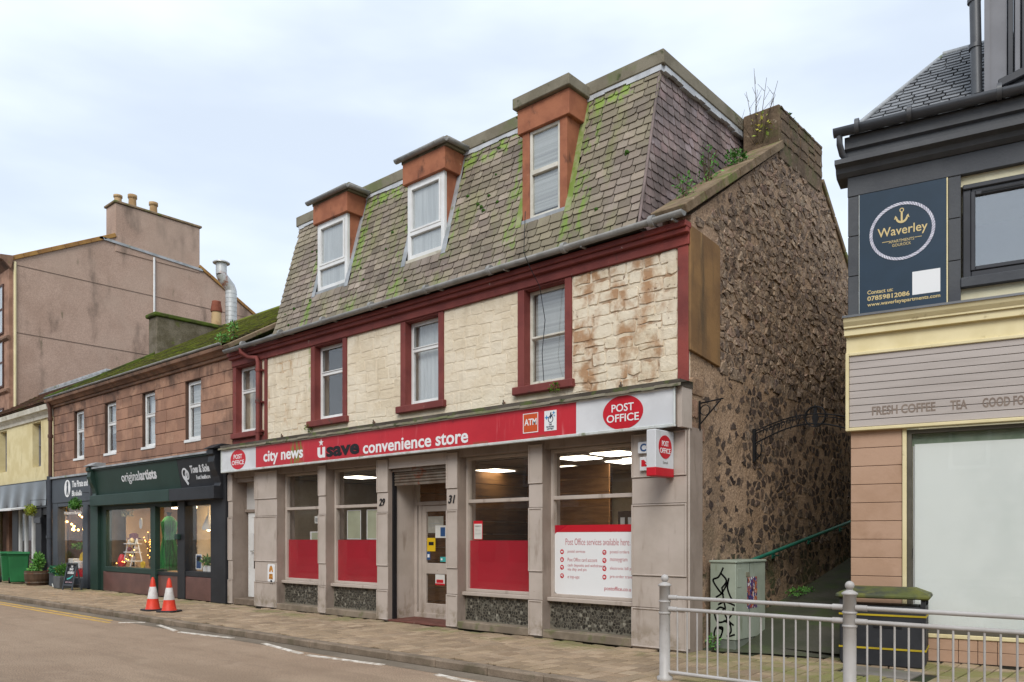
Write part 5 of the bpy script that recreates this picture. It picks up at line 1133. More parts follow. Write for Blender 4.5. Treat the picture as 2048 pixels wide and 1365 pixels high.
kb = tag(MB().box(-19.46, -19.3, YF-.12, YF-.02, 1.48, 1.62).build('key_box', m_dkgreen, bev=.015), 'small dark green box on the black post between gallery and clinic', 'box')
# downpipe at the left corner
dp = MB().tube([(-28.2, YS-.2, 5.95), (-28.2, YS-.14, 5.7), (-28.2, YS-.12, 5.4), (-28.2, YS-.12, 3.5)], .06, 12).build('downpipe', m_brownpipe, SS)
MB().tube([(-28.2, YS-.14, 3.5), (-28.2, YS-.14, 0)], .085, 12).build('lower_downpipe', m_greypipe, SS)
for z in (5.3, 4.75): MB().tube([(-28.2, YS-.12, z), (-28.2, YS-.12, z+.1)], .08, 12).build('pipe_collar', m_brownpipe, dp)
MB().tube([(-28.2, YS-.14, 1.5), (-28.2, YS-.14, 1.6)], .105, 12).build('pipe_collar', m_greypipe, dp)

# ============================================================ PALE YELLOW BUILDING (far left)
CB = thing('yellow_building', 'pale yellow rendered two storey building with black shop front at the left edge', 'building', (-31.5, 9.8, 0))
CX0, CX1 = -35.2, -28.36; CW = [(-33.75, -32.95), (-30.3, -29.5)]
b = MB(); b.box(CX0, CX1, YS+.03, YS+.4, 3.4, 3.92).box(CX0, CX1, YS+.03, YS+.4, 5.42, 5.9)
xs = [CX0]+[v for q in CW for v in q]+[CX1]
for i in range(0, len(xs), 2): b.box(xs[i], xs[i+1], YS+.03, YS+.4, 3.92, 5.42)
b.box(CX0, CX1, 13.2, 13.4, 0, 5.8).box(CX0, CX0+.2, YS+.4, 13.2, 0, 5.8)
b.build('front_wall', m_yellow_render, CB)
MB().prism([(YS+.03, 5.48), (YS-.02, 5.48), (YS-.03, 5.58), (YS-.12, 5.68), (YS-.18, 5.70), (YS-.2, 5.86), (YS+.03, 5.9)], 'x', CX0, CX1).build('cornice', m_cornice_white, CB)
for a, b_ in CW: sash(CB, a+.02, b_-.02, 3.94, 5.4, YS+.22, style='sash', mat=m_greyclad, split=.5, blind='half')
rf = MB().prism([(9.4, 5.92), (11.45, 7.22), (13.5, 5.92)], 'x', CX0, SXL-.06).build('roof', m_brownroof, CB)
dv_ = Vector((0, 2.05, 1.3)).normalized()
slates(rf, (CX0, 9.4, 5.93), (1, 0, 0), dv_, Vector((0, -dv_.z, dv_.y)), SXL-.06-CX0, 13, .18, .22, .34, m_brownroof, None, 120, thick=.018)
MB().box(CX0, SXL-.08, 11.25, 11.65, 7.17, 7.30).build('lead_ridge', m_lead, CB, bev=.03); MB().box(CX0, SXL-.08, 11.1, 11.28, 7.05, 7.12).build('lead_ridge_step', m_lead, CB, bev=.02)
f = MB(); f.box(CX0, CX1, YS-.1, YS+.3, 2.52, 3.42)
cs = f.build('shop_fascia', m_shopblack, CB)
pv = MB(); n = 40
vs = []
for i in range(n+1):
    x = CX0+.2+(CX1-CX0-.4)*i/n
    for j in range(5): vs.append((x, YS-.13-.03*math.sin(i*.9+j*.5)*(j/4), 3.38-j*.2))
pv.add(vs, [(i*5+j, i*5+5+j, i*5+6+j, i*5+1+j) for i in range(n) for j in range(4)], True)
pv.build('shiny_fascia_sheet', M('glossy_black_sheet', '#1f1b19', None, rough=.08, spec=.8), CB)
MB().prism([(8.85, 2.42), (8.85, 2.47), (9.5, 2.58), (9.5, 2.52)], 'x', CX0, -29.9).build('awning', m_white_frame, CB)
for a, b_, y, z in ((-35.0, -34.4, YS-.02, 0), (-32.2, -31.6, YS-.02, 0), (-29.75, -29.2, YS-.06, 0), (-28.62, CX1, YS-.04, 0)): MB().box(a, b_, y, YS+.2, z, 2.5).build('shop_pier', m_shopblack, CB, bev=.01)
MB().box(-29.2, -28.62, YS-.02, YS+.2, 2.28, 2.5).build('door_lintel', m_shopblack, CB)
MB().box(-29.78, -29.17, YS-.1, YS-.05, 2.0, 2.2).build('pier_capital', m_greyframe, CB, bev=.01)
MB().box(-29.2, -28.62, YS+.15, YS+.18, 0, 2.28).build('dark_door', m_black, CB)
f = MB()
for x in (-31.6, -31.0, -30.3, -29.86): f.box(x, x+.09, YS+.0, YS+.1, .0, 2.5)
f.box(-31.6, -29.77, YS+.01, YS+.09, .0, .3)
cw = f.build('shop_window', m_white_frame, CB, bev=.008)
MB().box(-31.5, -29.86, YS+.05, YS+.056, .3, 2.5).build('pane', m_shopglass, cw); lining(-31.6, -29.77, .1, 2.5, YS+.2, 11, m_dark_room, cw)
MB().box(-30.21, -29.86, YS+.09, YS+.1, .6, 1.2).build('poster', m_sage, cw)
MB().box(-31.6, -31.0, YS+.1, YS+.15, .0, 2.5).build('dark_panel', m_black, cw); MB().box(-30.9, -30.4, YS+.1, YS+.15, 0, 2.5).build('maroon_panel', M('maroon', '#3c2226', None, rough=.6), cw)

# ============================================================ TENEMENT GABLE (background left)
TN = thing('tenement', 'tall roughcast tenement gable with chimney stack rising behind the low roofs', 'building', (-36, 14, 0))
TX = -34.2; TF = 10.2
gp = [(TF, 0), (TF, 12.05), (13.95, 14.0), (17.6, 13.72), (20.9, 11.8), (20.9, 0)]
gw = MB().prism(gp, 'x', TX-12, TX).build('gable_wall', m_roughcast, TN)
for (z0, y0, y1) in ((9.33, TF, 20.9), (11.9, TF, 20.9), (6.4, TF, 20.9)):
    MB().box(TX+.001, TX+.012, y0+.05, y1-.05, z0-.012, z0+.012).build('render_joint', M('render_joint', '#6f5f53', None, rough=1), gw)
coping((TF-.1, 12.0), (14.0, 14.0), 8, TX-.35, TX+.07, .16, gw, m_orange_skew); coping((17.55, 13.66), (20.9, 11.72), 6, TX-.35, TX+.07, .14, gw, m_orange_skew)
MB().prism([(TF-.05, 12.1), (13.95, 14.1), (17.6, 13.8), (20.9, 11.8)], 'x', TX-12, TX-.3).build('roof', m_greyroof, TN)
ck = MB().box(TX-.9, TX+.03, 13.95, 17.62, 13.4, 15.42).build('chimney_stack', m_roughcast, TN, bev=.02)
MB().box(TX-.97, TX+.09, 13.88, 17.70, 15.42, 15.52).build('stack_cope', m_coping, ck, bev=.02)
MB().prism([(13.3, 13.75), (13.35, 13.85), (17.75, 13.60), (17.75, 13.5)], 'x', TX+.031, TX+.07).build('lead_flashing', m_lead, ck)
for (y, h, r_) in ((14.25, .42, .16), (14.85, .62, .17), (15.75, .58, .17)):
    MB().lathe(TX-.45, y, [(r_, 15.52), (r_*.9, 15.52+h*.7), (r_*.9, 15.52+h*.75), (r_*1.12, 15.52+h*.78), (r_*1.12, 15.52+h), (r_*.8, 15.52+h+.01)], 14).build('chimney_pot', m_pot, ck)
MB().tube([(TX+.06, 15.55, 13.55), (TX+.06, 15.55, 3)], .045, 8).build('vent_pipe', m_white_frame, gw)
MB().tube([(TX+.04, TF+.06, 12.0), (TX+.04, TF+.06, 3)], .05, 8).build('corner_pipe', m_yellowtrim, gw)
b = MB()
m_pink = M('pink_sandstone', rcols=['#a5806c', '#b08a74', '#987460'], rnd=.08, alt='#8a6a58', nscale=2, rough=.9, bump=.3, bscale=20)
front = MB().box(TX-12, TX-.02, TF-.12, TF-.002, 0, 12.0).build('front_wall', m_pink, TN)
MB().prism([(TF-.1, 11.7), (TF-.35, 11.95), (TF-.45, 12.0), (TF-.45, 12.15), (TF, 12.2)], 'x', TX-12, TX+.12).build('eaves_cornice', m_sandtrim, TN)
for z in (7.0, 9.0): MB().prism([(TF-.12, z), (TF-.22, z+.08), (TF-.22, z+.16), (TF-.12, z+.2)], 'x', TX-12, TX+.02).build('string_course', m_sandtrim, TN)
for k in range(4):
    for z in (4.6, 7.3, 9.35):
        x = TX-1.75-k*2.6; f = MB(); frame_boxes(f, x, x+1.15, z, z+1.9, .07, TF-.17, TF-.123); f.box(x+.07, x+1.08, TF-.168, TF-.125, z+.92, z+.98)
        wn = f.build('window', m_brownpipe, TN); MB().box(x+.07, x+1.08, TF-.15, TF-.145, z+.07, z+1.83).build('pane', m_glass, wn); MB().box(x+.07, x+1.08, TF-.13, TF-.1225, z+.07, z+1.83).build('blind', m_net, wn)

# ============================================================ BUILDING ON THE RIGHT (turned a little from the street line)
RB = thing('grey_building', 'charcoal painted building with cream cornice and tan cladding at the right edge', 'building', tuple(rp_(2.5, 1, 0)))
X = XR; RX0, RX1 = -.86, 7.0
def rbox(name, m, x0, x1, y0, y1, z0, z1, par=RB, bev=0): return MB(X).box(x0, x1, y0, y1, z0, z1).build(name, m, par, bev)
b = MB(X); b.box(RX0, .40, .06, .35, 4.30, 6.02).box(.40, 2.6, .06, .35, 4.30, 4.70).box(.40, 2.6, .06, .35, 5.86, 6.02).box(2.6, RX1, .06, .35, 4.3, 6.02); b.box(RX0, RX0+.3, .35, 8, 0, 6.3).box(RX0, RX1, 7.9, 8.2, 0, 6.3).box(RX1-.2, RX1, .35, 7.9, 0, 6.3)
b.build('wall', m_creamwall, RB)
rbox('rusticated_pier', m_darkgrey, RX0-.02, -.755, 0, .06, 4.42, 5.985, bev=.006)
for k in range(3):
    for a, b_ in ((RX0-.025, -.755), (.265, .40)): rbox('pier_block', m_darkgrey, a, b_, -.012, .0, 4.43+k*.52, 4.43+k*.52+.512, bev=.008)
rbox('window_jamb', m_darkgrey, .26, .40, 0, .06, 4.42, 5.985)
rbox('frieze', m_darkgrey, RX0-.03, RX1, -.02, .3, 5.985, 6.24, bev=.008)
MB(X).prism([(.3, 6.24), (-.04, 6.24), (-.10, 6.28), (-.12, 6.34), (-.22, 6.36), (-.22, 6.42), (.3, 6.44)], 'x', RX0-.16, RX1).build('cornice', m_greycornice, RB)
MB(X).prism([(.3, 6.44), (-.08, 6.44), (-.08, 6.55), (-.13, 6.57), (-.13, 6.72), (.3, 6.74)], 'x', RX0-.05, RX1).build('eaves_fascia', m_greycornice, RB)
gt = half_gutter(MB(X), [(RX0-.17, -.21, 6.80), (RX1, -.21, 6.80)], .085)
gto = gt.build('gutter', m_greygutter, RB)
for x in (-.75, -.15, .8, 2.2): MB(X).tube([(x-.025, -.21, 6.797), (x+.025, -.21, 6.797)], .094, 12).build('gutter_joint', m_greygutter, gto)
MB(X).tube([(RX0-.10, -.21, 6.72), (RX0-.10, -.2, 6.62), (RX0-.08, -.12, 6.52), (RX0-.02, -.05, 6.44)], .04, 10).build('gutter_outlet', m_greygutter, RB)
# roof with slates
dvr = Vector((0, 2.2, 1.86)).normalized()
roof_r = MB(X).add([(RX0, -.1, 6.75), (RX1, -.1, 6.75), (RX1, 2.1, 8.61), (RX0+.98, 2.1, 8.61), (RX0, 4.3, 6.75), (RX1, 4.3, 6.75)], [(0, 1, 2, 3), (3, 2, 5, 4), (0, 3, 4), (1, 5, 2), (0, 4, 5, 1)]).build('roof', m_greyroof, RB)
def rvec(v): return (XR.to_3x3() @ Vector(v))
def clip_hip(a, b, v): return [(max(a, v*.34), b)]
slates(roof_r, tuple(rp_(RX0+.05, -.1, 6.77)), rvec((1, 0, 0)), rvec(dvr), rvec((0, -dvr.z, dvr.y)), 3.2, 19, .15, .17, .27, m_greyroof, clip_hip, 140, thick=.012)
MB(X).tube([(RX0+.02, -.12, 6.80), (RX0+.98, 2.1, 8.62)], .035, 6).build('hip_flashing', m_lead, roof_r)
MB(X).tube([(RX0+.98, 2.1, 8.63), (RX1, 2.1, 8.66)], .05, 6).build('ridge_flashing', m_lead, roof_r)
# dormer bay with sloping grey frame, rising out of the top of the picture
d0 = .66
dm = rbox('dormer', m_greyclad, d0, d0+.22, .02, 1.6, 6.72, 9.3)
rbox('dormer_edge_trim', m_greyclad, d0-.012, d0+.045, .0, .02, 6.8, 9.3, dm)
for i, a in enumerate((.23, .30, .37)): rbox('frame_moulding', m_greyframe if i != 1 else m_greyclad, d0+a, d0+a+.055, -.015-.012*i, .5, 6.95 if i else 6.75, 9.3, dm, .006)
rbox('dormer_pane', m_mirror, d0+.42, d0+3, .05, .056, 6.8, 9.3, dm); rbox('dormer_blind', m_net, d0+.42, d0+3, .2, .206, 6.8, 9.3, dm)
MB(X).prism([(d0+.13, 6.90), (d0+1.6, 7.32), (d0+1.6, 7.44), (d0+.13, 7.0)], 'y', -.1, -.04).build('sloping_rail', m_greyframe, dm, bev=.01)
MB(X).prism([(d0+.18, 6.72), (d0+3, 6.72), (d0+3, 7.6), (d0+.2, 6.92)], 'y', -.038, .0).build('dormer_apron', m_greyframe, dm)
rbox('dormer_roof', m_greyclad, d0-.06, d0+3, -.1, 1.7, 9.3, 9.5, dm)
dp = MB(X).tube([(d0-.09, .12, 6.98), (d0-.13, .1, 9.3)], .062, 12).build('downpipe', m_greygutter, RB)
for z in (7.55, 8.12, 8.6): MB(X).tube([(d0-.10-.018*(z-7), .115, z), (d0-.10-.018*(z-7), .115, z+.05)], .075, 12).build('pipe_collar', m_greygutter, dp)
# upper window
f = MB(X); frame_boxes(f, .42, 2.58, 4.72, 5.85, .09, .03, .12, .08); f.box(.42, 2.58, .0, .03, 5.80, 5.86)
uw = f.build('upper_window', m_greyframe, RB, bev=.01)
f = MB(X); frame_boxes(f, .505, 2.5, 4.80, 5.765, .05, .015, .1, .05); f.build('sash_frame', m_greyframe, uw, bev=.008)
rbox('trickle_vent', m_black, .62, 1.05, .005, .014, 5.735, 5.752, uw)
rbox('pane', m_mirror, .55, 2.46, .06, .066, 4.84, 5.72, uw)
r = MB(X); r.add([(.5, .13, 4.75), (2.5, .13, 4.75), (2.5, .13, 5.8), (.5, .13, 5.8), (.3, 2, 4.4), (2.8, 2, 4.4), (2.8, 2, 6), (.3, 2, 6)], [(0, 1, 5, 4), (1, 2, 6, 5), (2, 3, 7, 6), (3, 0, 4, 7), (4, 5, 6, 7)]); r.build('room_lining', m_room, uw)
rbox('window_sill', m_darkgrey, .40, 2.7, -.03, .1, 4.60, 4.72, uw, .008)
# lead, cornice and sign band of the shop
MB(X).prism([(.06, 4.46), (-.04, 4.44), (-.20, 4.40), (-.205, 4.37), (.06, 4.37)], 'x', RX0-.07, RX1).build('lead_cap', m_greygutter, RB)
MB(X).prism([(.1, 4.37), (-.19, 4.37), (-.17, 4.32), (-.13, 4.27), (-.13, 4.25), (-.10, 4.25), (-.10, 4.16), (.1, 4.16)], 'x', RX0-.06, RX1).build('shop_cornice', m_yellowtrim, RB)
rbox('sign_frieze', m_yellowtrim, RX0-.04, RX1, -.04, .3, 3.93, 4.16)
cf = thing('coffee_shop_sign', 'pale grey plank sign with brown coffee and tea lettering in a cream frame', 'sign', tuple(rp_(1.5, -.1, 2.95)))
n = 10; z0, z1 = 2.965, 3.905
for i in range(n):
    a = z0+(z1-z0)*i/n; MB(X).box(RX0, 6.9, -.075, -.05, a+.0035, a+(z1-z0)/n-.0035).build('plank', m_plank, cf, bev=.003)
rbox('backing', m_tanjoint, RX0, 6.9, -.05, .05, 2.95, 3.93, cf)
f = MB(X); frame_boxes(f, RX0-.045, 6.95, 2.92, 3.935, .042, -.10, .04); f.build('sign_frame', m_yellowtrim, cf, bev=.006)
for s_, a, b_ in (('FRESH COFFEE', -.59, .13), ('TEA', .29, .47), ('GOOD FOOD', .63, 1.2)): text(s_, a, 3.105, b_-a, .115, -.076, m_plankletter, cf, bold=.025, xf=X, ext=.002)
# shop window and cladding below
lp = rbox('pier', m_tanjoint, RX0+.015, -.245, .0, .3, .3, 2.93)
for i in range(11): rbox('cladding_tile', m_tan, RX0+.01, -.25, -.015, .0, .335+i*.2365+.003, .335+(i+1)*.2365-.003, lp, .004)
bs = rbox('tiled_base', m_tanjoint, -.245, 6.9, .0, .3, 0, .30)
for j in range(2):
    for i in range(34): rbox('base_tile', m_tan, -.24+i*.205+.003, -.24+(i+1)*.205-.003, -.012, .0, .005+j*.148, .148+j*.146, bs, .003)
rbox('pier_base', m_tan, RX0+.01, -.25, -.015, .2, 0, .33, lp)
f = MB(X); f.box(-.245, -.195, -.03, .12, .30, 2.92).box(-.195, 6.9, -.03, .12, .295, .345)
swr = f.build('shop_window', m_yellowtrim, RB, bev=.006)
f = MB(X); frame_boxes(f, -.19, 3.2, .35, 2.9, .05, .0, .08); f.box(3.2, 6.9, 0, .2, .35, 2.92); f.build('inner_frame', M('grey_brown_frame', '#5b574c', '#4f4b41', 3, rough=.6), swr)
rbox('pane', m_shopglass, -.15, 3.16, .05, .056, .39, 2.86, swr)
rbox('whitewash', m_frost, -.11, 3.16, .058, .062, .39, 2.72, swr); rbox('whitewash_band', M('pale_green_strip', '#8f9e86', '#7a8c72', 4, rough=.6), -.15, 3.16, .10, .104, 2.70, 2.87, swr)
rbox('blank_board', m_white, -.13, -.08, .09, .12, .4, 2.7, swr)
# apartment sign board
wv = thing('apartments_sign', 'navy blue apartments board with white rope ring, gold anchor and contact lines', 'sign', tuple(rp_(-.25, -.02, 4.42)))
rbox('board', m_navy, -.745, .245, -.028, .06, 4.42, 5.98, wv); rbox('edge_strip', m_yellowtrim, .248, .262, -.03, .05, 4.42, 5.98, wv); rbox('edge_strip', m_alu, -.752, -.7455, -.026, .05, 4.42, 5.98, wv)
yb = -.0285
rg = MB(X); nn = 64; cx_, cz_, r1, r2 = -.25, 5.42, .375, .365
for i in range(nn):
    t0, t1 = 2*math.pi*i/nn, 2*math.pi*(i+.82)/nn; tw = .11
    P = lambda r_, t: (cx_+r_*math.cos(t), cz_+r_*math.sin(t)*r2/r1)
    rg.prism([P(r1-.036, t0), P(r1-.036, t1), P(r1, t1+tw), P(r1, t0+tw)], 'y', yb-.004, yb)
rg.build('rope_ring', m_rope, wv)
an = MB(X); ring(an, cx_, 5.685, .026, .028, .011, yb-.004, yb, 20); an.box(cx_-.011, cx_+.011, yb-.004, yb, 5.535, 5.665)
out_ = [(cx_+.075*math.cos(R(a))*.95, 5.595+.075*math.sin(R(a))) for a in range(190, 351, 16)]; in_ = [(cx_+.056*math.cos(R(a))*.95, 5.607+.06*math.sin(R(a))) for a in range(190, 351, 16)]
for i in range(len(out_)-1): an.prism([out_[i], out_[i+1], in_[i+1], in_[i]], 'y', yb-.0035, yb)
for s_ in (-1, 1): an.prism([(cx_+s_*.088, 5.575), (cx_+s_*.052, 5.60), (cx_+s_*.074, 5.625)], 'y', yb-.0032, yb)
an.build('anchor', m_gold, wv)
text('Waverley', -.53, 5.345, .57, .15, yb, m_gold, wv, bold=.008, xf=X, ext=.003)
text('APARTMENTS', -.40, 5.285, .29, .037, yb, m_gold, wv, xf=X); text('GOUROCK', -.36, 5.235, .215, .036, yb, m_gold, wv, xf=X)
rbox('rule', m_gold, -.475, -.395, yb-.003, yb, 5.31, 5.317, wv); rbox('rule', m_gold, -.105, -.025, yb-.003, yb, 5.31, 5.317, wv)
rbox('white_label', m_white, -.13, .18, yb-.002, yb, 4.59, 4.88, wv)
text('Contact us:', -.65, 4.675, .30, .05, yb, m_gold, wv, bold=.015, xf=X); text('07859812086', -.65, 4.59, .49, .06, yb, m_gold, wv, bold=.02, xf=X); text('www.waverleyapartments.com', -.65, 4.505, .83, .06, yb, m_gold, wv, bold=.015, xf=X)

# ============================================================ STREET FURNITURE
RYR = 7.6; PXS = [-4.47, -2.52, -.57]
def guard_rail(x0, x1, label, posts):
    t = thing('guard_rail', label, 'railing', ((x0+x1)/2, RYR, 0), 'grey pedestrian guard rails')
    for x in posts:
        p = MB().lathe(x, RYR, [(.085, 0), (.085, .03), (.058, .05), (.058, 1.01), (.07, 1.015), (.072, 1.03), (.05, 1.045), (.03, 1.055), (.03, 1.062)], 20).build('post', m_rail, t)
        MB().ball((x, RYR, 1.10), .042, 16).build('ball_finial', m_rail, p)
        for z in (.745, .87): MB().lathe(x, RYR, [(.064, z-.03), (.066, z-.028), (.066, z-.012), (.064, z-.01)], 18).build('clamp_band', m_rail, p)
    for z in (.895, .77):
        r = MB().tube([(x0+.05, RYR, z), (x1-.05, RYR, z)], .021, 12).build('rail', m_rail, t)
        for s, xx in ((1, x0+.055), (-1, x1-.055)): MB().tube([(xx, RYR, z), (xx+s*.10, RYR, z)], .028, 12).build('end_clamp', m_rail, r)
    r = MB().tube([(x0+.05, RYR, .085), (x1-.05, RYR, .085)], .021, 12).build('bottom_rail', m_rail, t)
    for i in range(15):
        x = x0+.155+i*(x1-x0-.31)/14; MB().tube([(x, RYR, .085), (x, RYR, .77)], .0095, 8).build('baluster', m_rail, t)
    return t
guard_rail(PXS[0], PXS[1], 'grey railing panel in front of the green cabinet, with the end post', [PXS[0]])
guard_rail(PXS[1], PXS[2], 'grey railing panel in front of the litter bin and whitewashed window', [PXS[1], PXS[2]])
# telecom cabinet with graffiti and a poster
CA = thing('utility_cabinet', 'pale green street cabinet with black graffiti standing beside the gable', 'cabinet', (-5.05, 10.6, 0))
cx0, cx1, cy0, cy1, cz0 = -5.22, -4.86, 10.12, 11.05, .14
MB().box(cx0, cx1, cy0, cy1, -.02, cz0).build('plinth', M('cabinet_plinth', '#6f756a', '#5d6258', 3, rough=.8), CA, bev=.01)
body = MB().box(cx0-.01, cx1+.01, cy0-.01, cy1+.01, cz0, 1.19).build('body', m_cab, CA, bev=.008)
MB().box(cx0-.025, cx1+.025, cy0-.025, cy1+.025, 1.19, 1.225).build('lid', m_cab, CA, bev=.01)
for y in (cy0+.42,): MB().box(cx1+.010, cx1+.0115, y-.004, y+.004, cz0+.02, 1.18).build('door_gap', m_black, body)
MB().box(cx1+.0102, cx1+.016, cy0+.03, cy0+.16, .86, 1.12).build('vent_plate', m_cab, body, bev=.003); MB().box(cx1+.0102, cx1+.022, cy0+.30, cy0+.40, 1.0, 1.06).build('lock_cover', M('rusty_lock', '#7d7a68', None, rough=.6), body)
po = sheet  # poster lies on the lane side of the cabinet
pt = thing('street_poster', 'small colourful poster stuck on the cabinet side', 'poster', (cx1+.012, cy0+.5, .6))
MB().box(cx1+.0105, cx1+.013, cy0+.34, cy0+.66, .55, .99).build('print', M('busy_print', '#2a3a78', '#b4652c', 16, rough=.5, stains=[dict(col='#d8d4cc', scale=22, lo=.56, hi=.62, amt=.9), dict(col='#a02c2a', scale=14, lo=.6, hi=.66, amt=.9), dict(col='#14162a', scale=12, lo=.56, hi=.66, amt=.8)]), pt)
gy = cy0-.0108
def spray(pts, w_=.024):
    S = []; gf = MB()
    for i in range(len(pts)-1):
        p0 = pts[max(i-1, 0)]; p1 = pts[i]; p2 = pts[i+1]; p3 = pts[min(i+2, len(pts)-1)]
        for k in range(6):
            t = k/6; S.append(tuple(.5*((2*p1[j])+(-p0[j]+p2[j])*t+(2*p0[j]-5*p1[j]+4*p2[j]-p3[j])*t*t+(-p0[j]+3*p1[j]-3*p2[j]+p3[j])*t**3) for j in (0, 1)))
    S.append(pts[-1])
    S = [(cx0+.02+u*.33, v) for u, v in S]
    for a, b_ in zip(S, S[1:]):
        d = Vector((b_[0]-a[0], b_[1]-a[1]))
        if d.length < 1e-5: continue
        d.normalize(); n_ = Vector((-d.y, d.x))*w_*.5; a2 = Vector(a)-d*w_*.4; b2 = Vector(b_)+d*w_*.4
        gf.prism([tuple(a2-n_), tuple(b2-n_), tuple(b2+n_), tuple(a2+n_)], 'y', gy-.001, gy+.0005)
    gf.build('graffiti_stroke', m_black, body)
for st_ in ([(.5, 1.12), (.3, 1.0), (.05, .95), (.3, .82), (.5, .76)], [(.4, 1.05), (.65, .95), (.45, .85)], [(.45, .85), (.52, .7), (.6, .58)], [(.75, .98), (.7, .85), (.85, .72), (1.0, .68)], [(.2, .72), (.45, .78), (.7, .92)], [(.3, .62), (.6, .66), (1, .62)], [(.12, .5), (.35, .58), (.6, .56)], [(.1, .5), (.25, .38), (.6, .40), (.9, .5), (.95, .58)], [(.5, .55), (.7, .42), (.95, .35)], [(.45, .28), (.2, .30), (.1, .2), (.25, .13), (.42, .2), (.48, .3), (.35, .31)], [(.55, .4), (.8, .36), (.85, .26), (.7, .19), (1.0, .22)]): spray(st_)
# litter bin, set square to the right hand building
LBN = thing('litter_bin', 'black litter bin with mossy lid and two yellow bands behind the railing', 'bin', tuple(rp_(-.27, -.45, 0)))
bx0, bx1, by0, by1 = -.90+.02, .06, -.75, -.2
MB(X).prism([(bx0+.03, 0), (bx1-.03, 0), (bx1, .05), (bx1, .72), (bx0, .72), (bx0, .05)], 'y', by0, by1).build('body', m_bin, LBN, bev=.012)
for xx in ((bx0, bx0+.05), (bx1-.05, bx1)):
    for yy in ((by0, by0+.05), (by1-.05, by1)): MB(X).box(xx[0], xx[1], yy[0], yy[1], .72, .81).build('lid_post', m_bin, LBN)
l = MB(X); o = .045; l.add([(bx0-o, by0-o, .81), (bx1+o, by0-o, .81), (bx1+o, by1+o, .81), (bx0-o, by1+o, .81), (bx0-o, by0-o, .86), (bx1+o, by0-o, .86), (bx1+o, by1+o, .86), (bx0-o, by1+o, .86), (bx0+.12, by0+.16, .935), (bx1-.12, by0+.16, .935), (bx1-.12, by1-.12, .935), (bx0+.12, by1-.12, .935)], [(0, 1, 2, 3), (0, 1, 5, 4), (1, 2, 6, 5), (2, 3, 7, 6), (3, 0, 4, 7), (4, 5, 9, 8), (5, 6, 10, 9), (6, 7, 11, 10), (7, 4, 8, 11), (8, 9, 10, 11)])
l.build('lid', m_binlid, LBN, bev=.015)
for z in (.60, .20): MB(X).box(bx0-.008, bx1+.008, by0-.008, by1+.008, z, z+.022).build('yellow_band', m_yellowband, LBN)
MB(X).box(bx0+.38, bx1-.25, by0-.009, by0, .46, .50).build('door_grip', m_black, LBN)
# green handrail up the lane
HR = thing('handrail', 'sloping green handrail fixed along the rubble gable up the lane', 'handrail', (-5.15, 13, .3))
MB().tube([(-5.17, 10.9, 1.14), (-5.17, 11.5, 1.225), (-5.17, 15.6, 1.83), (-5.17, 19.5, 2.42)], .03, 12).build('rail', m_greenrail, HR)
for y in (12.3, 13.8, 15.35): MB().tube([(-5.17, y, 1.225+(y-11.5)*.1476-.02), (-5.17, y, 1.225+(y-11.5)*.1476-.09), (-5.26, y, 1.225+(y-11.5)*.1476-.10)], .012, 8).box(-5.268, -5.25, y-.05, y+.05, 1.225+(y-11.5)*.1476-.14, 1.225+(y-11.5)*.1476-.06).build('bracket', m_greenrail, HR)
# iron overthrow across the lane
AR = thing('iron_arch', 'black ironwork arch sign with a central ring spanning the lane', 'arch sign', (-4.45, 11.6, 3))
AY = 11.6
def arch_z(x, z0, h): u = (x+5.22)/1.75; return z0+h*math.sin(math.pi*min(max(u, 0), 1)*.5)
for (z0, h, r_) in ((3.17, .17, .010), (3.13, .17, .007), (2.98, .22, .012)):
    MB().tube([(-5.24+i*.08, AY, z0+h*math.sin(math.pi*i*.08/1.6)) for i in range(20)], r_, 6).build('arch_bar', m_iron, AR)
b = MB(); ring(b, -4.33, 3.30, .155, .155, .016, AY-.02, AY+.02, 32); b.build('ring', m_iron, AR)
MB().prism([(-4.35, 3.16), (-4.31, 3.16), (-4.28, 3.28), (-4.31, 3.36), (-4.30, 3.43), (-4.33, 3.47), (-4.36, 3.43), (-4.35, 3.36), (-4.38, 3.28)], 'y', AY-.006, AY+.006).build('emblem', m_iron, AR)
for i in range(7): MB().tube([(-5.1+i*.1, AY, 3.02+i*.03), (-5.05+i*.1, AY, 3.20+i*.025)], .006, 5).build('lattice_bar', m_iron, AR)
text('Kempock', -5.12, 3.09, .58, .13, AY-.01, m_iron, AR, xf=Matrix.Translation((-5.12, 0, 3.09)) @ Matrix(((1, 0, 0, 0), (0, 1, 0, 0), (.28, 0, 1, 0), (0, 0, 0, 1))) @ Matrix.Translation((5.12, 0, -3.09)), ext=.008)
MB().box(-5.28, -5.24, AY-.02, AY+.02, 2.70, 3.2).build('wall_post', m_iron, AR)
b = MB(); ring(b, -5.19, 2.88, .05, .10, .012, AY-.008, AY+.008, 20); b.tube([(-5.25, AY, 2.72), (-5.16, AY, 2.80), (-5.14, AY, 3.0)], .01, 6); b.build('scroll', m_iron, AR)
# hanging bracket on the gable
HB = thing('wall_bracket', 'black iron hanging bracket with a scroll ring on the gable', 'bracket', (-5.25, 9.95, 3.0))
hx = XG+.02; hy = 9.85
MB().box(hx, hx+.02, hy-.012, hy+.012, 3.0, 3.40).build('back_plate', m_iron, HB); MB().tube([(hx+.01, hy, 3.37), (hx+.36, hy, 3.40)], .011, 6).build('arm', m_iron, HB); MB().tube([(hx+.01, hy, 3.08), (hx+.32, hy, 3.385)], .010, 6).build('stay', m_iron, HB)
b = MB(); ring(b, hx+.09, 3.27, .075, .075, .01, hy-.006, hy+.006, 24); b.build('scroll_ring', m_iron, HB)
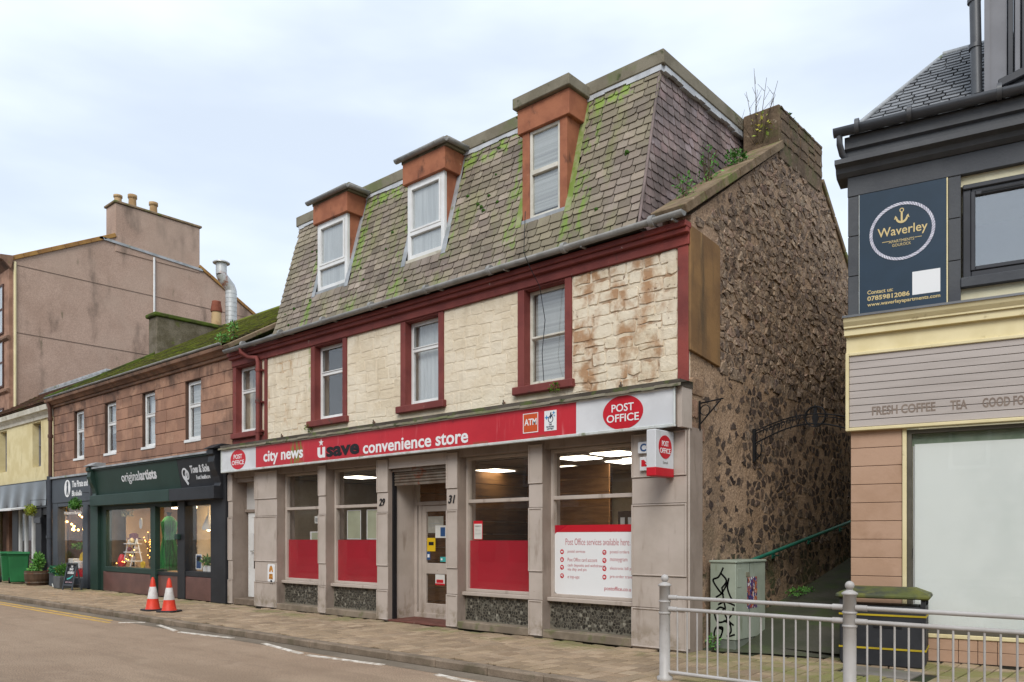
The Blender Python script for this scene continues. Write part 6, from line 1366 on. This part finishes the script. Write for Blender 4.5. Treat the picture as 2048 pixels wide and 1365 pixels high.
# traffic cones
def cone(loc, label):
    t = thing('traffic_cone', label, 'traffic cone', loc, 'traffic cones on the pavement'); x, y, z = loc
    MB().prism([(x-.2+.05, y-.2), (x+.15, y-.2), (x+.2, y-.15), (x+.2, y+.15), (x+.15, y+.2), (x-.15, y+.2), (x-.2, y+.15), (x-.2, y-.15)], 'z', z+.002, z+.035).build('base', m_rubber, t, bev=.008)
    pr = lambda h: .15-.118*h/.68
    MB().lathe(x, y, [(.155, z+.035), (pr(.05), z+.05), (pr(.25), z+.25)], 24).build('lower_band', m_cone_red, t)
    MB().lathe(x, y, [(pr(.25)+.002, z+.25), (pr(.50)+.002, z+.50)], 24).build('white_sleeve', m_cone_white, t)
    MB().lathe(x, y, [(pr(.50), z+.50), (pr(.66), z+.66), (.026, z+.67), (.02, z+.70)], 24).build('top', m_cone_red, t)
    return t
c1 = cone((-16.75, 7.6, 0), 'orange and white traffic cone standing further from the post office')
copy_thing(c1, (-16.18, 7.68, 0), 'orange and white traffic cone standing nearer the post office', .5)
# wheelie bins
def wheelie(loc, label, rz):
    t = thing('wheelie_bin', label, 'bin', (0, 0, 0), 'green wheelie bins')
    b = MB(); b.add([(-.24, -.26, .06), (.24, -.26, .06), (.24, .22, .06), (-.24, .22, .06), (-.29, -.34, .95), (.29, -.34, .95), (.29, .34, .95), (-.29, .34, .95)], [(0, 3, 2, 1), (0, 1, 5, 4), (1, 2, 6, 5), (2, 3, 7, 6), (3, 0, 4, 7), (4, 5, 6, 7)]); b.build('body', m_binplastic, t, bev=.02)
    MB().box(-.31, .31, -.36, .36, .93, .97).build('rim', m_binplastic, t, bev=.01)
    MB().prism([(-.38, .975), (.36, .975), (.40, 1.0), (.3, 1.05), (-.3, 1.04), (-.40, 1.0)], 'x', -.32, .32).build('lid', m_binplastic, t, bev=.012)
    for s in (-1, 1): MB().tube([(s*.24, .25, .10), (s*.30, .25, .10)], .10, 16).build('wheel', m_tyre, t)
    MB().tube([(-.25, .40, .98), (.25, .40, .98)], .015, 8).build('handle', m_binplastic, t)
    t.location = loc; t.rotation_euler = (0, 0, rz); t['label'] = label; return t
wb = wheelie((-29.75, 9.05, 0), 'green wheelie bin nearest the barrel planter', 1.25)
copy_thing(wb, (-30.75, 9.1, 0), 'green wheelie bin at the very left edge of the picture', 1.35)
# barrel planter
BP = thing('barrel_planter', 'half barrel planter with feathery green plants by the black shop door', 'planter', (-28.35, 9.15, 0))
MB().lathe(-28.35, 9.15, [(.30, .0), (.36, .2), (.37, .40), (.36, .46), (.32, .46), (.31, .38)], 20, False).build('barrel', m_barrel, BP)
for z in (.08, .36): MB().lathe(-28.35, 9.15, [(.335+z*.09, z), (.34+z*.09, z+.04)], 20).build('hoop', m_rust, BP)
MB().leaves((-28.25, 9.15, .72), (.2, .16, .3), 420, .09, .9).leaves((-28.55, 9.1, .5), (.16, .12, .06), 80, .1, .2).build('foliage', m_leaf2, BP)
GPn = thing('square_planter', 'small grey square planter with a dense green conifer beside the chalkboard', 'planter', (-26.0, 9.1, 0))
MB().prism([(-26.22, 0), (-25.78, 0), (-25.74, .36), (-26.26, .36)], 'y', 8.9, 9.3).build('pot', m_planter, GPn, bev=.015); MB().leaves((-26.0, 9.1, .52), (.28, .22, .22), 700, .06, .9).build('foliage', m_leaf, GPn)
TP = thing('trough_planter', 'dark trough with trailing holly garland under the gift shop window', 'planter', (-27.0, 9.3, 0))
MB().box(-27.55, -26.45, 9.22, 9.44, .0, .42).build('trough', m_slategrey, TP, bev=.012); MB().leaves((-27.0, 9.28, .50), (.62, .15, .12), 420, .09, .2).build('garland', M('holly_leaf', rcols=['#1f5a46', '#2f6a4c', '#3a7a50', '#244f3a'], rnd=.2, rough=.5), TP)
b = MB()
for i in range(9): b.ball((-27.0+random.uniform(-.5, .5), 9.15, .5+random.uniform(-.05, .08)), .015, 6)
b.build('berries', m_pored, TP, kind='stuff')
# chalkboard
AB = thing('chalkboard_sign', 'grey framed A-board chalkboard with white lettering outside the gift shop', 'chalkboard', (-25.0, 8.95, 0))
tilt = Matrix.Translation((-25.0, 8.85, 0)) @ Matrix.Rotation(.12, 4, 'Z') @ Matrix.Rotation(-.20, 4, 'X') @ Matrix.Translation((25.0, -8.85, 0))
f = MB(tilt); frame_boxes(f, -25.30, -24.72, .12, .80, .05, 8.84, 8.87); f.box(-25.30, -25.25, 8.84, 8.87, 0, .12).box(-24.77, -24.72, 8.84, 8.87, 0, .12); f.build('front_frame', m_greypipe, AB, bev=.006)
MB(tilt).box(-25.25, -24.77, 8.855, 8.865, .17, .75).build('board', m_black, AB)
tb = Matrix.Translation((-25.0, 9.12, 0)) @ Matrix.Rotation(.12, 4, 'Z') @ Matrix.Rotation(.18, 4, 'X') @ Matrix.Translation((25.0, -9.12, 0)); f = MB(tb); frame_boxes(f, -25.30, -24.72, .12, .80, .05, 9.1, 9.13); f.box(-25.30, -25.25, 9.1, 9.13, 0, .12).box(-24.77, -24.72, 9.1, 9.13, 0, .12); f.build('rear_frame', m_greypipe, AB, bev=.006)
text('THE\nPIRATE', -25.10, .58, .2, .15, 8.854, m_white, AB, bold=.02, xf=tilt, align='CENTER'); text('& BLUEBELLE', -25.18, .48, .36, .07, 8.854, m_white, AB, bold=.02, xf=tilt)
MB(tilt).prism([(-25.16, .34), (-25.0, .37), (-24.86, .44), (-24.84, .41), (-24.98, .33), (-25.14, .30)], 'y', 8.851, 8.8548).build('teal_swash', m_teal, AB)
text('gifts & treasures', -25.2, .21, .38, .045, 8.854, M('pink_chalk', '#c9a9b4', None, rough=.9), AB, xf=tilt)
# leaning anchor ornament
tag(MB().tube([(-26.45, 9.0, .03), (-26.3, 9.05, .06), (-26.15, 9.15, .28), (-26.1, 9.22, .45)], .016, 8).tube([(-26.55, 8.98, .12), (-26.5, 8.98, .04), (-26.4, 9.0, .03)], .016, 8).build('rusty_anchor', m_alu), 'small pale metal anchor leaning by the square planter', 'anchor')
# hanging flower balls
for x, z, lab, mt in ((-28.9, 2.42, 'yellow green hanging flower ball over the black shop door', M('yellow_green_leaf', rcols=['#7a8a2a', '#9aa83a', '#5c6e22', '#b0b04a'], rnd=.2, rough=.7)), (-25.15, 2.52, 'dark green hanging flower ball between gift shop and gallery', m_leaf)):
    t = thing('hanging_basket', lab, 'hanging basket', (x, 9.12, z)); MB().leaves((x, 9.12, z), (.17, .17, .17), 520, .06, 0).ball((x, 9.12, z), .12, 12).build('foliage', mt, t)
    MB().tube([(x+.05, 9.5, z+.35), (x, 9.12, z+.32), (x, 9.12, z+.1)], .008, 6).build('bracket', m_black, t)

# ============================================================ WEEDS AND PLANTS ON THE MASONRY
def weed(c, rad, n, size, label, mat=m_leaf2, stems=4, h=.2):
    t = thing('wall_weed', label, 'plant', (c[0], c[1], c[2]-rad[2])); b = MB()
    for i in range(stems): b.tube([(c[0], c[1], c[2]-rad[2]), (c[0]+random.uniform(-1, 1)*rad[0]*.6, c[1]+random.uniform(-1, 1)*rad[1]*.6, c[2]+random.uniform(0, 1)*rad[2])], .006, 5)
    b.build('stems', m_twig, t); MB().leaves(c, rad, n, size, .4).build('leaves', mat, t)
weed((-5.55, 9.98, 6.45), (.13, .22, .2), 110, .05, 'leafy weed low in the valley behind the skew coping', stems=6)
weed((-5.6, 10.75, 7.0), (.15, .28, .34), 130, .05, 'tall straggly weed in the middle of the valley behind the skew', stems=12)
weed((-5.55, 11.65, 7.42), (.18, .3, .13), 420, .05, 'dense bright green weed near the chimney in the valley', m_leaf, stems=3)
weed((-17.15, 9.38, 6.12), (.16, .12, .12), 110, .06, 'green weed on the sandstone cornice end by the gutter')
weed((-17.05, 9.6, 6.38), (.1, .1, .2), 70, .08, 'upright green weed rooted on the party skew')
weed((-13.98, 9.55, 3.78), (.10, .07, .08), 90, .04, 'moss tuft on the sill under the second upper window', M('sill_moss', rcols=['#3f5a1c', '#5a7a24'], rnd=.2, rough=1), 1)
weed((-7.5, 9.52, 3.82), (.12, .07, .07), 90, .04, 'moss tuft under the venetian blind window sill', MATS['sill_moss'], 1)
weed((-8.4, 9.85, 8.36), (.1, .1, .07), 60, .05, 'small moss and fern tuft beside the right hand dormer roof', MATS['sill_moss'], 1)
weed((-5.1, 13.0, laneZ(13.0)+.08), (.1, .6, .06), 260, .04, 'low green weeds along the foot of the gable up the lane')
weed((-5.12, 9.98, .12), (.1, .12, .12), 120, .035, 'green weeds between the shop front corner and the cabinet')
# bare saplings on the stack
t = thing('chimney_sapling', 'bare twigs with a few leaves growing out of the stone stack', 'plant', (-5.75, 12.6, 8.0)); b = MB()
for dx, dy, h in ((-.1, -.05, .85), (.0, -.1, 1.15), (.12, -.05, .95), (-.02, .1, .9), (.2, .0, .65), (-.2, -.1, .5), (.25, -.1, .8)):
    q = Vector((-5.62+dx*.3, 12.54, 8.05)); b.tube([q, q+Vector((dx*.6, -.08, h*.5)), q+Vector((dx*1.3, dy-.06, h))], .008, 5, r2=.003)
    for k in range(3): e = q+Vector((dx*.9, dy*.5-.06, h*(.5+.15*k))); b.tube([e, e+Vector((random.uniform(-.12, .12), random.uniform(-.06, .06), .14))], .004, 4, r2=.002)
b.build('twigs', m_twig, t); MB().leaves((-5.5, 12.45, 8.25), (.18, .08, .28), 34, .07).build('leaves', M('yellowing_leaf', rcols=['#8a9a3c', '#b0a040', '#6a8a34'], rnd=.2, rough=.7), t)
t = thing('chimney_sapling', 'small dark tuft of leaves on the far end of the stone stack', 'plant', (-5.4, 13.2, 8.58)); MB().leaves((-5.42, 13.3, 8.68), (.07, .16, .09), 40, .06).build('leaves', m_leaf, t)

# ============================================================ ACROSS THE STREET (behind the viewpoint; seen in the glass)
OT = thing('opposite_terrace', 'low rendered terrace across the street reflected in the shop glass', 'building', (-10, -6, 0))
b = MB().box(-45, 25, -9, -5.2, -.1, 6.2).build('front_wall', M('grey_beige_render', '#8d857a', '#7d766b', .4, rough=.9), OT)
MB().prism([(-9.2, 6.2), (-4.9, 6.2), (-7, 8.0)], 'x', -45, 25).build('roof', m_greyroof, OT)
for i in range(16):
    x = -42+i*4.2
    for z in (3.6,):
        f = MB(); frame_boxes(f, x, x+1.1, z, z+1.7, .1, -5.198, -5.12); f.box(x+.1, x+1, -5.197, -5.13, z+.8, z+.9); wn = f.build('window', m_white_frame, OT); MB().box(x+.1, x+1, -5.19, -5.18, z+.1, z+1.6).build('pane', m_black, wn)
    MB().box(x-.8, x+2.6, -5.19, -5.1, .5, 2.6).build('shop_window', m_black, OT); MB().box(x-1, x+2.8, -5.18, -5.02, 2.7, 3.2).build('shop_fascia', [m_navy, m_signwhite, m_dkgreen, m_signred][i % 4], OT)
struct(MB().box(-120, 40, -5.2, -1.6, -.13, .0).build('opposite_pavement', m_channel))
